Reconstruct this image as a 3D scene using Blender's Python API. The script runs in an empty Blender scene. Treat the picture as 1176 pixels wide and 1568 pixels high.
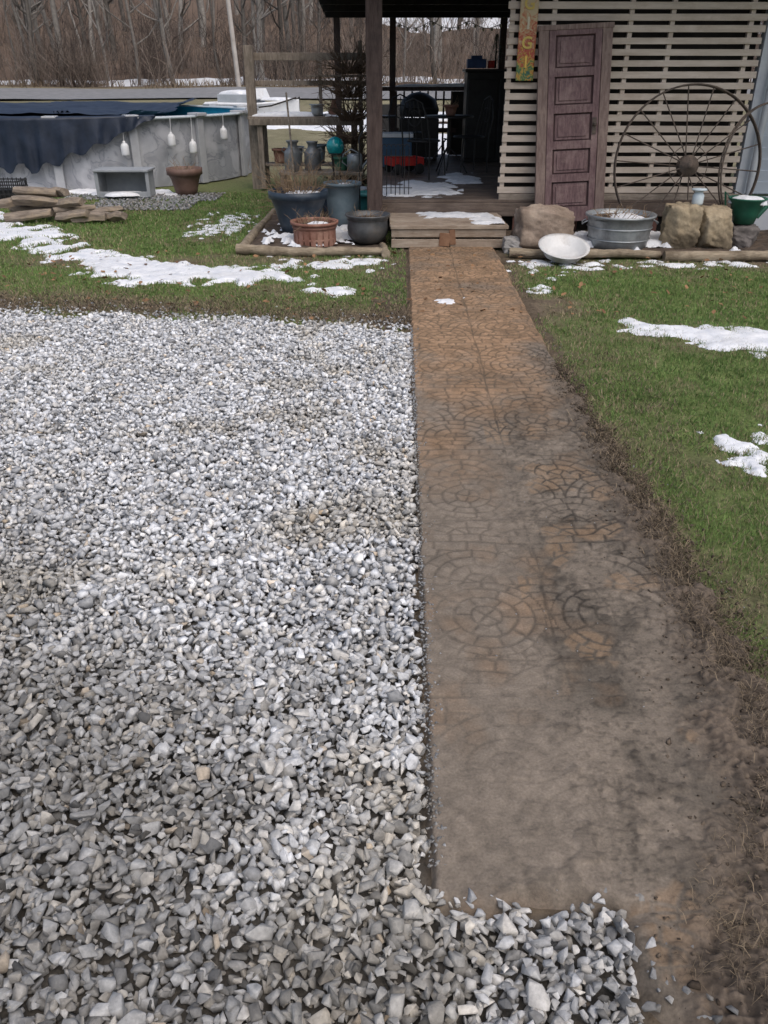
import bpy, bmesh, math, random
import numpy as np
from mathutils import Vector, Matrix, Euler
random.seed(7); rng=np.random.default_rng(7)
sc=bpy.context.scene
# ------------------------------------------------------------ noise
def h2(ix,iy,s):
    n=(ix.astype(np.int64)*374761393+iy.astype(np.int64)*668265263+int(s)*144269504)&0xffffffff
    n=((n^(n>>13))*1274126177)&0xffffffff
    n=n^(n>>16)
    return (n&0xffffff)/16777215.0
def vn(x,y,s=0):
    x=np.asarray(x,float); y=np.asarray(y,float)
    ix=np.floor(x); iy=np.floor(y); fx=x-ix; fy=y-iy
    fx=fx*fx*(3-2*fx); fy=fy*fy*(3-2*fy)
    a=h2(ix,iy,s); b=h2(ix+1,iy,s); c=h2(ix,iy+1,s); d=h2(ix+1,iy+1,s)
    return (a*(1-fx)+b*fx)*(1-fy)+(c*(1-fx)+d*fx)*fy
def fbm(x,y,sc_,o=4,s=0):
    t=0; a=1; n=0
    x=np.asarray(x,float)*sc_; y=np.asarray(y,float)*sc_
    for i in range(o):
        t=t+a*vn(x+i*17.3,y+i*9.1,s+i*13); n+=a; a*=.5; x=x*2.03; y=y*2.03
    return t/n
def sstep(a,b,x):
    t=np.clip((x-a)/(b-a),0,1); return t*t*(3-2*t)
def mix(a,b,t):
    return np.asarray(a)*(1-t[...,None])+np.asarray(b)*t[...,None]
def terr(x,y):
    x=np.asarray(x,float); y=np.asarray(y,float)
    z=np.interp(y,[-10,18,30,40,46,50,60,130,260],[0,0,.18,.5,.85,1.0,2.2,18,34])
    return z+ sstep(16,30,y)*(fbm(x,y,.15,3,5)-.5)*.25
# ------------------------------------------------------------ materials
def new_mat(name):
    m=bpy.data.materials.new(name); m.use_nodes=True
    nt=m.node_tree; b=nt.nodes['Principled BSDF']; return m,nt,b
def mat(name,c1,c2=None,scale=8,rough=.7,bump=.0,metal=0,detail=6,stretch=(1,1,1),spec=.4,dirt=None,bscale=None,dpos=(.5,.7)):
    m,nt,b=new_mat(name); N=nt.nodes; L=nt.links
    tc=N.new('ShaderNodeTexCoord'); mp=N.new('ShaderNodeMapping'); mp.inputs['Scale'].default_value=stretch
    L.new(tc.outputs['Object'],mp.inputs['Vector'])
    no=N.new('ShaderNodeTexNoise'); no.inputs['Scale'].default_value=scale; no.inputs['Detail'].default_value=detail
    no.inputs['Roughness'].default_value=.65
    L.new(mp.outputs[0],no.inputs['Vector'])
    r=N.new('ShaderNodeValToRGB'); r.color_ramp.elements[0].position=.32; r.color_ramp.elements[1].position=.68
    c2=c2 or tuple(min(1,v*1.25) for v in c1)
    r.color_ramp.elements[0].color=(*c1,1); r.color_ramp.elements[1].color=(*c2,1)
    L.new(no.outputs['Fac'],r.inputs['Fac'])
    out=r.outputs['Color']
    if dirt:
        n2=N.new('ShaderNodeTexNoise'); n2.inputs['Scale'].default_value=3.1; n2.inputs['Detail'].default_value=8
        n2.inputs['Roughness'].default_value=.7
        L.new(tc.outputs['Object'],n2.inputs['Vector'])
        r2=N.new('ShaderNodeValToRGB'); r2.color_ramp.elements[0].position=dpos[0]; r2.color_ramp.elements[1].position=dpos[1]
        r2.color_ramp.elements[0].color=(0,0,0,1); r2.color_ramp.elements[1].color=(.8,.8,.8,1)
        L.new(n2.outputs['Fac'],r2.inputs['Fac'])
        mx=N.new('ShaderNodeMix'); mx.data_type='RGBA'
        L.new(r2.outputs['Color'],mx.inputs[0]); L.new(out,mx.inputs[6]); mx.inputs[7].default_value=(*dirt,1)
        out=mx.outputs[2]
    L.new(out,b.inputs['Base Color'])
    b.inputs['Roughness'].default_value=rough; b.inputs['Metallic'].default_value=metal
    b.inputs['Specular IOR Level'].default_value=spec
    if bump:
        bp=N.new('ShaderNodeBump'); bp.inputs['Strength'].default_value=bump; bp.inputs['Distance'].default_value=.01
        n3=N.new('ShaderNodeTexNoise'); n3.inputs['Scale'].default_value=bscale or scale*3; n3.inputs['Detail'].default_value=6
        L.new(mp.outputs[0],n3.inputs['Vector'])
        L.new(n3.outputs['Fac'],bp.inputs['Height']); L.new(bp.outputs['Normal'],b.inputs['Normal'])
    return m
def mat_attr(name,rough=.8,ns=60,na=.35,bump=.3,spec=.3,bd=.004,sub=0):
    m,nt,b=new_mat(name); N=nt.nodes; L=nt.links
    at=N.new('ShaderNodeAttribute'); at.attribute_name='Col'
    tc=N.new('ShaderNodeTexCoord')
    no=N.new('ShaderNodeTexNoise'); no.inputs['Scale'].default_value=ns; no.inputs['Detail'].default_value=6
    no.inputs['Roughness'].default_value=.65
    L.new(tc.outputs['Object'],no.inputs['Vector'])
    mr=N.new('ShaderNodeMapRange'); mr.inputs['From Min'].default_value=.3; mr.inputs['From Max'].default_value=.7
    mr.inputs['To Min'].default_value=1-na; mr.inputs['To Max'].default_value=1+na
    L.new(no.outputs['Fac'],mr.inputs['Value'])
    mx=N.new('ShaderNodeVectorMath'); mx.operation='SCALE'
    L.new(at.outputs['Color'],mx.inputs[0]); L.new(mr.outputs[0],mx.inputs['Scale'])
    L.new(mx.outputs[0],b.inputs['Base Color'])
    b.inputs['Roughness'].default_value=rough; b.inputs['Specular IOR Level'].default_value=spec
    if bump:
        bp=N.new('ShaderNodeBump'); bp.inputs['Strength'].default_value=bump; bp.inputs['Distance'].default_value=bd
        L.new(no.outputs['Fac'],bp.inputs['Height']); L.new(bp.outputs['Normal'],b.inputs['Normal'])
    return m
# ------------------------------------------------------------ mesh tools
def mesh_np(name,V,F,mats,col=None,smooth=False,parent=None):
    V=np.asarray(V,np.float32); F=np.asarray(F,np.int32); k=F.shape[1]
    me=bpy.data.meshes.new(name); me.vertices.add(len(V)); me.vertices.foreach_set('co',V.ravel())
    me.loops.add(F.size); me.loops.foreach_set('vertex_index',F.ravel())
    me.polygons.add(len(F)); me.polygons.foreach_set('loop_start',np.arange(0,F.size,k,dtype=np.int32))
    me.polygons.foreach_set('loop_total',np.full(len(F),k,np.int32))
    if smooth: me.polygons.foreach_set('use_smooth',np.ones(len(F),bool))
    me.update(calc_edges=True)
    if col is not None:
        a=me.color_attributes.new('Col','FLOAT_COLOR','POINT')
        c=np.ones((len(V),4),np.float32); c[:,:3]=col; a.data.foreach_set('color',c.ravel())
    for m in (mats if isinstance(mats,list) else [mats]): me.materials.append(m)
    ob=bpy.data.objects.new(name,me); sc.collection.objects.link(ob)
    if parent: ob.parent=parent
    return ob
def grid(xs,ys):
    nx,ny=len(xs),len(ys)
    X,Y=np.meshgrid(xs,ys); i=np.arange(nx*ny).reshape(ny,nx)
    F=np.stack([i[:-1,:-1],i[:-1,1:],i[1:,1:],i[1:,:-1]],-1).reshape(-1,4)
    return X.ravel(),Y.ravel(),F
def empty(name):
    e=bpy.data.objects.new(name,None); sc.collection.objects.link(e); return e
class MB:
    def __init__(s): s.v=[];s.f=[];s.m=[];s.s=[]
    def add(s,V,F,mi=0,sm=False):
        o=len(s.v); s.v+= [tuple(map(float,p)) for p in V]
        for f in F: s.f.append([int(q)+o for q in f]); s.m.append(mi); s.s.append(sm)
    def box(s,c,d,mi=0,rot=(0,0,0),jit=0):
        R=Euler(rot).to_matrix(); V=[]
        for x in(-.5,.5):
            for y in(-.5,.5):
                for z in(-.5,.5):
                    p=R@Vector((x*d[0],y*d[1],z*d[2]))
                    V.append(p+Vector(c)+Vector([random.uniform(-jit,jit) for _ in range(3)]))
        s.add(V,[(0,1,3,2),(4,6,7,5),(0,4,5,1),(2,3,7,6),(0,2,6,4),(1,5,7,3)],mi)
    def lathe(s,prof,c=(0,0,0),seg=28,mi=0,rot=(0,0,0),wob=0,sm=True,sx=1,sy=1):
        R=Euler(rot).to_matrix(); V=[];F=[]
        for r,z in prof:
            for k in range(seg):
                a=2*math.pi*k/seg; rr=r*(1+wob*math.sin(a*3+z*9)+wob*.6*math.sin(a*7))
                V.append(R@Vector((rr*math.cos(a)*sx,rr*math.sin(a)*sy,z))+Vector(c))
        for j in range(len(prof)-1):
            for k in range(seg):
                F.append((j*seg+k,j*seg+(k+1)%seg,(j+1)*seg+(k+1)%seg,(j+1)*seg+k))
        s.add(V,F,mi,sm)
    def tube(s,P,r,seg=6,mi=0,sm=True,closed=False,cap=True):
        P=[Vector(p) for p in P]; n=len(P)
        if not hasattr(r,'__len__'): r=[r]*n
        V=[];F=[]; up=None
        for i,p in enumerate(P):
            if closed: t=(P[(i+1)%n]-P[i-1]).normalized()
            else: t=(P[min(i+1,n-1)]-P[max(i-1,0)]).normalized()
            if up is None:
                up=t.orthogonal().normalized()
            up=(up-t*up.dot(t))
            up=up.normalized() if up.length>1e-5 else t.orthogonal().normalized()
            w=t.cross(up)
            for k in range(seg):
                a=2*math.pi*k/seg; V.append(p+(up*math.cos(a)+w*math.sin(a))*r[i])
        m=n if closed else n-1
        for j in range(m):
            for k in range(seg):
                q=(j+1)%n
                F.append((j*seg+k,j*seg+(k+1)%seg,q*seg+(k+1)%seg,q*seg+k))
        s.add(V,F,mi,sm)
        if cap and not closed:
            s.add([V[k] for k in range(seg)],[tuple(range(seg))[::-1]],mi)
            s.add([V[(n-1)*seg+k] for k in range(seg)],[tuple(range(seg))],mi)
    def obj(s,name,mats,parent=None,bevel=0,loc=None):
        me=bpy.data.meshes.new(name); me.from_pydata(s.v,[],s.f)
        me.polygons.foreach_set('material_index',s.m); me.polygons.foreach_set('use_smooth',s.s)
        for m in (mats if isinstance(mats,list) else [mats]): me.materials.append(m)
        me.update()
        ob=bpy.data.objects.new(name,me); sc.collection.objects.link(ob)
        if parent: ob.parent=parent
        if bevel:
            b=ob.modifiers.new('b','BEVEL'); b.width=bevel; b.segments=2; b.limit_method='ANGLE'; b.angle_limit=.7
        return ob
def replicate(vs,fs,pos,R,scale,col,pick):
    VV=[];FF=[];CC=[];off=0
    for k in range(len(vs)):
        idx=np.where(pick==k)[0]
        if len(idx)==0: continue
        v=vs[k]; n=len(v)
        W=np.einsum('nij,nvj->nvi',R[idx],v[None]*scale[idx][:,None,:])+pos[idx][:,None,:]
        VV.append(W.reshape(-1,3)); 
        FF.append((fs[k][None]+ (np.arange(len(idx))*n+off)[:,None,None]).reshape(-1,fs[k].shape[1]))
        CC.append(np.repeat(col[idx],n,0)); off+=len(idx)*n
    return np.concatenate(VV),np.concatenate(FF),np.concatenate(CC)
def rotm(yaw,tx,ty):
    cz,sz=np.cos(yaw),np.sin(yaw); o=np.zeros_like(yaw); l=o+1
    Z=np.stack([cz,-sz,o,sz,cz,o,o,o,l],-1).reshape(-1,3,3)
    cx,sx=np.cos(tx),np.sin(tx); X=np.stack([l,o,o,o,cx,-sx,o,sx,cx],-1).reshape(-1,3,3)
    cy,sy=np.cos(ty),np.sin(ty); Y=np.stack([cy,o,sy,o,l,o,-sy,o,cy],-1).reshape(-1,3,3)
    return Z@X@Y
# ------------------------------------------------------------ camera / light
cam=bpy.data.cameras.new('camera'); co=bpy.data.objects.new('camera',cam); sc.collection.objects.link(co)
co.location=(0,0,1.6); co.rotation_euler=(math.radians(90-28.7),0,0)
cam.sensor_fit='VERTICAL'; cam.angle=math.radians(65.0); cam.clip_end=2000; cam.clip_start=.02
sc.camera=co
w=bpy.data.worlds.new('World'); sc.world=w; w.use_nodes=True
nt=w.node_tree; bg=nt.nodes['Background']; sky=nt.nodes.new('ShaderNodeTexSky'); sky.sky_type='NISHITA'
sky.sun_disc=False; sky.sun_elevation=math.radians(60); sky.sun_rotation=math.radians(150)
sky.air_density=1.0; sky.dust_density=5.0; sky.ozone_density=1.0
nt.links.new(sky.outputs[0],bg.inputs[0]); bg.inputs[1].default_value=.15
sl=bpy.data.lights.new('sun','SUN'); sl.energy=1.3; sl.angle=math.radians(80); sl.color=(1,.985,.96)
so=bpy.data.objects.new('sun',sl); sc.collection.objects.link(so)
az=math.radians(150); el=math.radians(60)
d=Vector((math.sin(az)*math.cos(el),math.cos(az)*math.cos(el),math.sin(el)))
so.rotation_euler=d.to_track_quat('Z','Y').to_euler(); so.location=d*20
sc.view_settings.view_transform='Standard'; sc.view_settings.look='None'; sc.view_settings.exposure=0
# ------------------------------------------------------------ layout functions
def xl(y): return .10+.019*(np.asarray(y,float)-1.13)
def gravel_top(x): return 5.62-.155*(np.asarray(x,float)-.14)
def in_gravel(x,y):
    x=np.asarray(x,float); y=np.asarray(y,float)
    n=(fbm(x,y,3,3,3)-.5); n3=fbm(x,y,8,3,6)-.5
    A=(x<xl(y)-.004+(fbm(x*0,y,9,3,4)-.5)*.04)&(y<gravel_top(x)+n*.35)
    B=(y<1.15+n*.12+.03*np.sin(x*14))&(x<.54+n*.25+n3*.16-(1.1-y)*.08)
    return A|B
def dirt(x,y):
    n=fbm(x,y,2.2,4,21); n2=fbm(x,y,7,3,25)
    a=np.exp(-((y-gravel_top(x)-.30)/.40)**2)*(x<.3)*.95
    b=np.exp(-np.clip(x-xl(y)-.88,0,9)/.15)*np.interp(y,[0,1.5,3,5,7,9],[1.3,1.2,1.05,.75,.75,.9])*(x>.5)
    c=np.exp(-((x-.9)**2/.25+(y-1.0)**2/.16))*1.4
    e=np.exp(-((x-1.78)**2/.03+(y-4.5)**2/.03))*.9+np.exp(-((x-1.35)**2/.09+(y-6.3)**2/.25))*.6
    f=.6*np.exp(-((y-8.0)/.35)**2)
    return np.clip(a+b+c+e+f+(n-.5)*1.6+(n2-.5)*.8-.08,0,1)
UEY=[.6,1.05,1.3,1.6,2,3,3.7,4.5,9]
# ------------------------------------------------------------ ground
xs=np.concatenate([np.arange(-150,-10,5),np.arange(-10,-4,.3),np.arange(-4,4,.04),np.arange(4,10,.3),np.arange(10,151,5)])
ys=np.concatenate([np.arange(-10,0,1),np.arange(0,12,.04),np.arange(12,25,.3),np.arange(25,60,1),np.arange(60,261,5)])
X,Y,F=grid(xs,ys); Z=terr(X,Y)+(fbm(X,Y,2,3,8)-.5)*.03*(Y<16)-.012
g=in_gravel(X,Y); dm=dirt(X,Y)
n=fbm(X,Y,5,4,31); n6=fbm(X,Y,14,3,32)
green=mix((.080,.110,.034),(.13,.16,.058),n); brown=mix((.085,.064,.045),(.17,.135,.098),n6)
C=green*(1-dm[:,None])+brown*dm[:,None]
far=sstep(12.5,17,Y)[:,None]; C=C*(1-far)+mix((.12,.12,.065),(.24,.21,.145),fbm(X,Y,.8,5,33))*far*(.75+.5*fbm(X,Y,4,3,34))[:,None]
lit=sstep(46.5,49,Y)[:,None]; C=C*(1-lit)+mix((.085,.060,.046),(.17,.125,.095),fbm(X,Y,.5,5,35))*lit
uu=X-xl(Y); near=(uu>-.3)&(uu<1.0)&(Y>.3)&(Y<8.6)|(Y<1.5)&(X<1.2)
C[near]=brown[near]*.75
C[g]=(.080,.074,.066); Z[g]-=.012
mesh_np('ground',np.stack([X,Y,Z],-1),F,mat_attr('ground_mat',.95,45,.45,.6,.15,.01),C,True)
xs=np.arange(-150,150,2.); ys=np.arange(40,46.01,.5); X,Y,F=grid(xs,ys); Y2=Y+.03*X
rd=mesh_np('road',np.stack([X,Y2,terr(X,Y2)+.06],-1),F,mat('asphalt',(.15,.155,.16),(.22,.22,.23),3,.9,.2),smooth=True)
# ------------------------------------------------------------ path + mud shoulder
us=np.arange(0,1.55,.0052); ysl=[.62]
while ysl[-1]<8.56: ysl.append(ysl[-1]+.0026*max(1.,ysl[-1]/1.1))
U,Y,F=grid(us,np.array(ysl)); X=xl(Y)+U
wx=U+(fbm(U,Y,6,2,51)-.5)*.03; wy=Y+(fbm(U,Y,6,2,52)-.5)*.03
R=.215; j=np.floor(wy/R); dy=wy-j*R
def cen(row,x):
    off=np.where(np.mod(row,2)==0,0.,R); k=np.round((x-off)/(2*R)); return off+k*2*R
c0=cen(j,wx); r0=np.hypot(wx-c0,dy); inn=r0<R
c1=cen(j-1,wx); r1=np.hypot(wx-c1,dy+R)
cx_=np.where(inn,c0,c1); cy_=np.where(inn,j*R,(j-1)*R); r=np.where(inn,r0,r1); th=np.arctan2(np.where(inn,dy,dy+R),wx-cx_); row=np.where(inn,j,j-1)
# some stamps are full rosettes
tx=np.floor(wx/.43); tyy=np.floor(wy/.86); ros=h2(tx,tyy,77)>.45
rcx=(tx+.5)*.43; rcy=tyy*.86+.45; rr_=np.hypot(wx-rcx,wy-rcy); isr=ros&(rr_<.205)
r=np.where(isr,rr_,r); th=np.where(isr,np.arctan2(wy-rcy,wx-rcx),th); row=np.where(isr,tyy*31+tx,row); cx_=np.where(isr,rcx,cx_)
wr=.055; ring=np.floor(r/wr); fr=np.minimum(np.mod(r,wr),wr-np.mod(r,wr))
nseg=np.maximum(2,np.round(math.pi*(ring+.5)*wr/.085)); ta=th/math.pi*nseg+h2(ring,row,3)*.6
fa=np.abs(ta-np.round(ta))*math.pi/nseg*np.maximum(r,.01)
edge=np.where(isr,.205-rr_,np.abs(r0-R))
seam=np.minimum(np.abs(wx-.43),np.abs(np.mod(wy+.2,.86)-.43))
ty=np.mod(wy,.86)
band=ty<.115
br=np.minimum(np.abs(ty-.0575),np.minimum(np.abs(np.mod(wx+np.floor(ty/.0575)*.06,.12)-.06),np.abs(.115-ty)))
gd=np.minimum(np.minimum(fr,fa),edge); gd=np.where(band,br,gd)
jn=fbm(U,Y,12,3,58)
wdt=.003+.008*jn
seamg=1-sstep(.002,.0075,seam); groove=np.maximum(1-sstep(.0015,wdt+.002,gd),seamg)
cid=h2(ring*7+np.floor(ta+.5),row*5+np.round(cx_*9),9)
nA=fbm(U,Y,2.2,4,61); nB=fbm(U,Y,9,4,63); nC=fbm(U,Y,38,3,65); nD=fbm(U,Y,16,4,66); nE=fbm(U,Y,4.5,4,67); nF=fbm(U,Y,75,2,69)
mc=np.interp(Y,[1,2.2,2.9,3.7,4.4,5.6,8.6],[1.15,1.02,.88,.70,.40,.18,.12])
mc=mc+(nA-.5)*1.3+(nB-.5)*.9+ .25*np.exp(-((U-.55)/.2)**2)*(Y<4.2)
mc=np.clip(mc+sstep(.70,.86,U)*np.interp(Y,[1,4,8],[.5,.45,.15]),0,1)
mc=np.maximum(mc,.12)
ue=np.interp(Y,UEY,[1.5,1.42,1.22,1.05,.97,.93,.89,.875,.865])+(fbm(X,Y,7,3,71)-.5)*.16*(Y<4.5)+(fbm(X,Y,7,3,71)-.5)*.05
wide=np.interp(Y,[.6,1.1,1.4,2,3],[.50,.28,.14,.03,0])+(nB-.5)*.22
clod=np.clip((nD-.54)*8,0,1)*np.interp(U+wide,[0,.3,.45,.9,1.5],[.04,.15,.8,1,1])*mc
spk=np.clip((nF-.60)*7,0,1)*sstep(.25,.5,U)*mc
vis=np.clip(np.interp(Y,[1,1.8,2.4,8],[.10,.40,.8,1])*(.35+1.3*sstep(.35,.65,nE)),0,1)
H=.020+.0045*(1-groove)*(1-mc*(1-.55*vis))+(nA-.5)*.008*mc+(nB-.5)*.005*mc+clod*.006+(nC-.5)*.0030*mc+spk*.0025
rough_s=sstep(.76,.96,U+wide)*np.interp(Y,[1,4,5.5],[1,.85,.1])
H+=rough_s*((nD-.5)*.020+(nC-.5)*.018+(nF-.5)*.009)
H-=sstep(0,.06,U-ue)*.06
H-=sstep(.012,-.006,U-(fbm(U*0,Y,16,3,88))*.014)*.035
lowm=sstep(.03,-.05,Y-(1.13+(fbm(X,Y,9,2,3)-.5)*.07))*sstep(.06,-.06,X-.52-(fbm(X,Y,7,2,13)-.5)*.15); H-=lowm*.05
st=mix((.235,.150,.088),(.37,.235,.140),cid); st=st*(.72+.56*nB)[:,None]*(.85+.3*nC)[:,None]
st=st*(1-.25*sstep(.45,.75,nA))[:,None]
gr_=np.array((.085,.066,.046)); gk=(.8*groove*(.55+.6*jn))[:,None].clip(0,1); st=st*(1-gk)+gr_*gk
md=mix((.092,.078,.062),(.200,.165,.130),sstep(.3,.68,nB*.5+nA*.5))
leftfilm=(1-sstep(.33,.5,U))*np.interp(Y,[1,3,4.4],[1,.8,0]); md=md*(1-leftfilm[:,None]*.7)+np.array((.190,.158,.126))*leftfilm[:,None]*.7
md=md*(1-.60*groove*vis*(1-.5*leftfilm))[:,None]*(1-.28*clod)[:,None]*(.72+.56*nC)[:,None]*(1-.35*spk)[:,None]
# warm stone wearing through the mud
wear=sstep(.60,.72,fbm(U,Y,5.5,4,91))*(U>.35)*(U<.85)*.55*(1-groove); md=md*(1-wear[:,None])+np.array((.23,.155,.095))*wear[:,None]*(.8+.4*nC)[:,None]
C=st*(1-mc[:,None])+md*mc[:,None]
sh=rough_s[:,None]; C=C*(1-sh)+mix((.040,.031,.024),(.135,.105,.08),sstep(.3,.7,nD*.5+nF*.5))*sh
V=np.stack([X,Y,H],-1)
fc=U[F[:,0]]; fy=Y[F[:,0]]; pm=(fc<.865)&(fy>1.0)
pmat=mat_attr('path_mat',.85,140,.24,.5,.3,.004)
def sub(name,mask,m):
    f=F[mask]; used=np.unique(f); mp=np.full(len(V),-1); mp[used]=np.arange(len(used))
    return mesh_np(name,V[used],mp[f],m,C[used],True)
sub('cobble_stamped_path',pm,pmat); sub('mud',~pm&((fc>.30)|(fy>1.05)),pmat)
# ------------------------------------------------------------ gravel stones
def stone(seed,bev):
    rd=random.Random(seed); bm=bmesh.new()
    for i in range(rd.choice([8,9,10,12])):
        v=Vector([rd.gauss(0,1) for _ in range(3)]).normalized()
        m=max(abs(v.x),abs(v.y),abs(v.z)); v=v*(.6+.4/m)*.5*rd.uniform(.85,1.05)
        bm.verts.new((v.x*1.14,v.y*.84,v.z*.66))
    bmesh.ops.convex_hull(bm,input=bm.verts)
    bmesh.ops.delete(bm,geom=[v for v in bm.verts if not v.link_faces],context='VERTS')
    if bev:
        bmesh.ops.dissolve_limit(bm,angle_limit=.25,verts=bm.verts,edges=bm.edges)
        bmesh.ops.bevel(bm,geom=list(bm.edges),offset=.024,segments=1,affect='EDGES',clamp_overlap=True)
    bmesh.ops.triangulate(bm,faces=bm.faces); bm.verts.index_update()
    v=np.array([q.co[:] for q in bm.verts]); f=np.array([[q.index for q in p.verts] for p in bm.faces]); bm.free()
    return v,f
NV=[stone(i,True) for i in range(36)]; FV=[stone(100+i,False) for i in range(36)]
def scatter(x0,x1,y0,y1,sp):
    gx,gy=np.meshgrid(np.arange(x0,x1,sp),np.arange(y0,y1,sp)); gx=gx.ravel(); gy=gy.ravel()
    return gx+rng.uniform(-.5,.5,len(gx))*sp,gy+rng.uniform(-.5,.5,len(gx))*sp
def stones(name,x,y,z,size,variants,colf,matl,parent=None,tilt=.45):
    n=len(x); R=rotm(rng.uniform(0,6.28,n),rng.normal(0,tilt,n),rng.normal(0,tilt,n))
    s=size[:,None]*rng.uniform(.76,1.24,(n,3))
    c=colf(x,y,n)
    V,F,C=replicate([a for a,b in variants],[b for a,b in variants],np.stack([x,y,z],-1),R,s,c,rng.integers(0,len(variants),n))
    return mesh_np(name,V,F,matl,C,False,parent)
gm=mat_attr('limestone_gravel_mat',.88,70,.28,.45,.25,.003)
def gcol(x,y,n):
    v=np.clip(rng.normal(.545,.15,n),.15,.82)
    t=rng.uniform(0,1,n)
    tint=mix((.975,1.0,1.04),(1.03,1.0,.95),sstep(.5,1,t))
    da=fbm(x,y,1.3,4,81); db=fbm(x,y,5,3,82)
    near_dark=np.clip(sstep(2.7,1.0,y)*.95*(.45+.55*sstep(.2,-.9,x))+ .45*sstep(-.5,-1.5,x)*sstep(3.8,2.2,y)+.3*sstep(.1,.5,x)*(y<1.3)+((da-.5)*1.1+(db-.5)*.7)*sstep(4,1.5,y),0,.95)  # stones get darker towards the front, most on the left, with noise
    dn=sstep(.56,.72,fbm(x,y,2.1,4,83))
    v=v*(1-.56*near_dark)*(1-.22*dn)
    c=tint*v[:,None]; warm=np.array((1.05,1.0,.91)); k=np.clip(dn*.9+near_dark*.6,0,1)[:,None]
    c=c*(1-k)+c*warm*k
    odd=rng.uniform(0,1,n)<.012; c[odd]*=np.array((1.0,.86,.70))
    return c
def keep(x,y): return (np.abs(x)<.48*(y*.877+.77)+.9)
parent=empty('gravel')
for nm,vv,ya,yb in (('near',NV,.35,2.0),('far',FV,2.0,6.6)):
    PX=[];PY=[];PZ=[];PS=[]
    for lay,sp,z0 in ((0,.0225,-.008),(1,.0255,.007),(2,.039,.021)):
        x,y=scatter(-4.2,.85,ya,yb,sp); kk=in_gravel(x,y)&keep(x,y)
        edge=(x>xl(y)-.03)&(y>1.15)
        if lay==2: kk&=~edge
        if lay>0: kk&=~((y>gravel_top(x)-.12)&(x<.2)&(rng.uniform(0,1,len(x))<.4))
        x=x[kk];y=y[kk]; PX.append(x);PY.append(y);PZ.append(z0+rng.uniform(-.004,.006,len(x))+(fbm(x,y,2,2,85)-.5)*.02)
        PS.append(np.clip(rng.lognormal(math.log(.0288),.30,len(x)),.013,.056))
    PX,PY,PZ,PS=map(np.concatenate,(PX,PY,PZ,PS))
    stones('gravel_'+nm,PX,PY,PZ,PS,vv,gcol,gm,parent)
n=520;x=rng.uniform(.35,1.3,n);y=rng.uniform(.62,1.35,n); k=(x<.56+np.abs(rng.normal(0,.12,n)))&(y<1.12+rng.normal(0,.06,n))
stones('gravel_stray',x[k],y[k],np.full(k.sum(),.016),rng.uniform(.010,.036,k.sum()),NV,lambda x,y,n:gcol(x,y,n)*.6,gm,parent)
n=500;x=rng.uniform(.15,1.3,n); y=rng.uniform(1.15,5.5,n)
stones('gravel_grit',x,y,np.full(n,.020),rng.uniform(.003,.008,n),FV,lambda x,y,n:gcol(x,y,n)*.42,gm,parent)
n=1500; y=rng.uniform(1.2,5.6,n); x=xl(y)+np.abs(rng.normal(0,.022,n)); 
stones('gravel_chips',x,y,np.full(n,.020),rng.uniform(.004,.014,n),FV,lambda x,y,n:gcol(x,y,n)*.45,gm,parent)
x=rng.uniform(-4,.2,900); y=gravel_top(x)+np.abs(rng.normal(0,.16,900))
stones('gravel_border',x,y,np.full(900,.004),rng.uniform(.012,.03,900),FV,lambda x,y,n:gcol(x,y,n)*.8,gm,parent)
x,y=scatter(-5.6,-2.4,10.9,12.9,.045); k=(y>12.9-(x+5.6)*.15-1.1*vn(x*2,y*2,4))&(y<12.95)|((x>-4)&(x<-2.6)&(y>11.2)); x=x[k];y=y[k]
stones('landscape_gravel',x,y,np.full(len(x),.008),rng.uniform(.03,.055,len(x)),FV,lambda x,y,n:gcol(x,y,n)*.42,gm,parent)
mudm=mat_attr('clod_mat',.95,60,.3,.4,.15,.003)
n=9500; y=.62+rng.uniform(0,1,n)**1.3*4.2; e_=np.interp(y,UEY,[.95,.95,.95,.95,.93,.93,.9,.88,.87]); sp_=np.interp(y,[.6,1.1,1.6,4],[.32,.28,.12,.04]); x=xl(y)+e_+rng.normal(0,1,n)*sp_
k=(x>.56)&~((x<xl(y)+.55)&(y>1.2)); x=x[k];y=y[k];n=len(x)
stones('soil_clods',x,y,np.full(n,.016)+rng.uniform(-.006,.008,n),np.clip(rng.lognormal(math.log(.0075),.5,n),.003,.024),FV,lambda x,y,n:mix((.035,.027,.021),(.14,.11,.083),rng.uniform(0,1,n)),mudm)
# ------------------------------------------------------------ grass
def blades(name,x,y,h,wd,col,matl,lie=None,zoff=0):
    n=len(x); a=rng.uniform(0,6.283,n); b=rng.uniform(0,6.283,n)
    lean=rng.uniform(.1,1.1,n) if lie is None else lie
    z=terr(x,y)-.012+(fbm(x,y,2,3,8)-.5)*.03*(y<16)+zoff
    wx_,wy_=np.cos(a)*wd/2,np.sin(a)*wd/2; dx,dy_=np.cos(b),np.sin(b)
    P=np.zeros((n,5,3))
    sl,cl=np.sin(lean),np.cos(lean)
    P[:,0]=np.stack([x-wx_,y-wy_,z],-1); P[:,1]=np.stack([x+wx_,y+wy_,z],-1)
    m=h*.55; mx_=x+dx*m*sl*.7; my_=y+dy_*m*sl*.7; mz=z+m*np.sqrt(np.maximum(1-(sl*.7)**2,.01))
    P[:,2]=np.stack([mx_+wx_*.8,my_+wy_*.8,mz],-1); P[:,3]=np.stack([mx_-wx_*.8,my_-wy_*.8,mz],-1)
    P[:,4]=np.stack([x+dx*h*sl,y+dy_*h*sl,z+h*cl+.002],-1)
    o=np.arange(n)*5
    F=np.concatenate([np.stack([o,o+1,o+2],-1),np.stack([o,o+2,o+3],-1),np.stack([o+3,o+2,o+4],-1)])
    return mesh_np(name,P.reshape(-1,3),F,matl,np.repeat(col,5,0))
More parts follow.
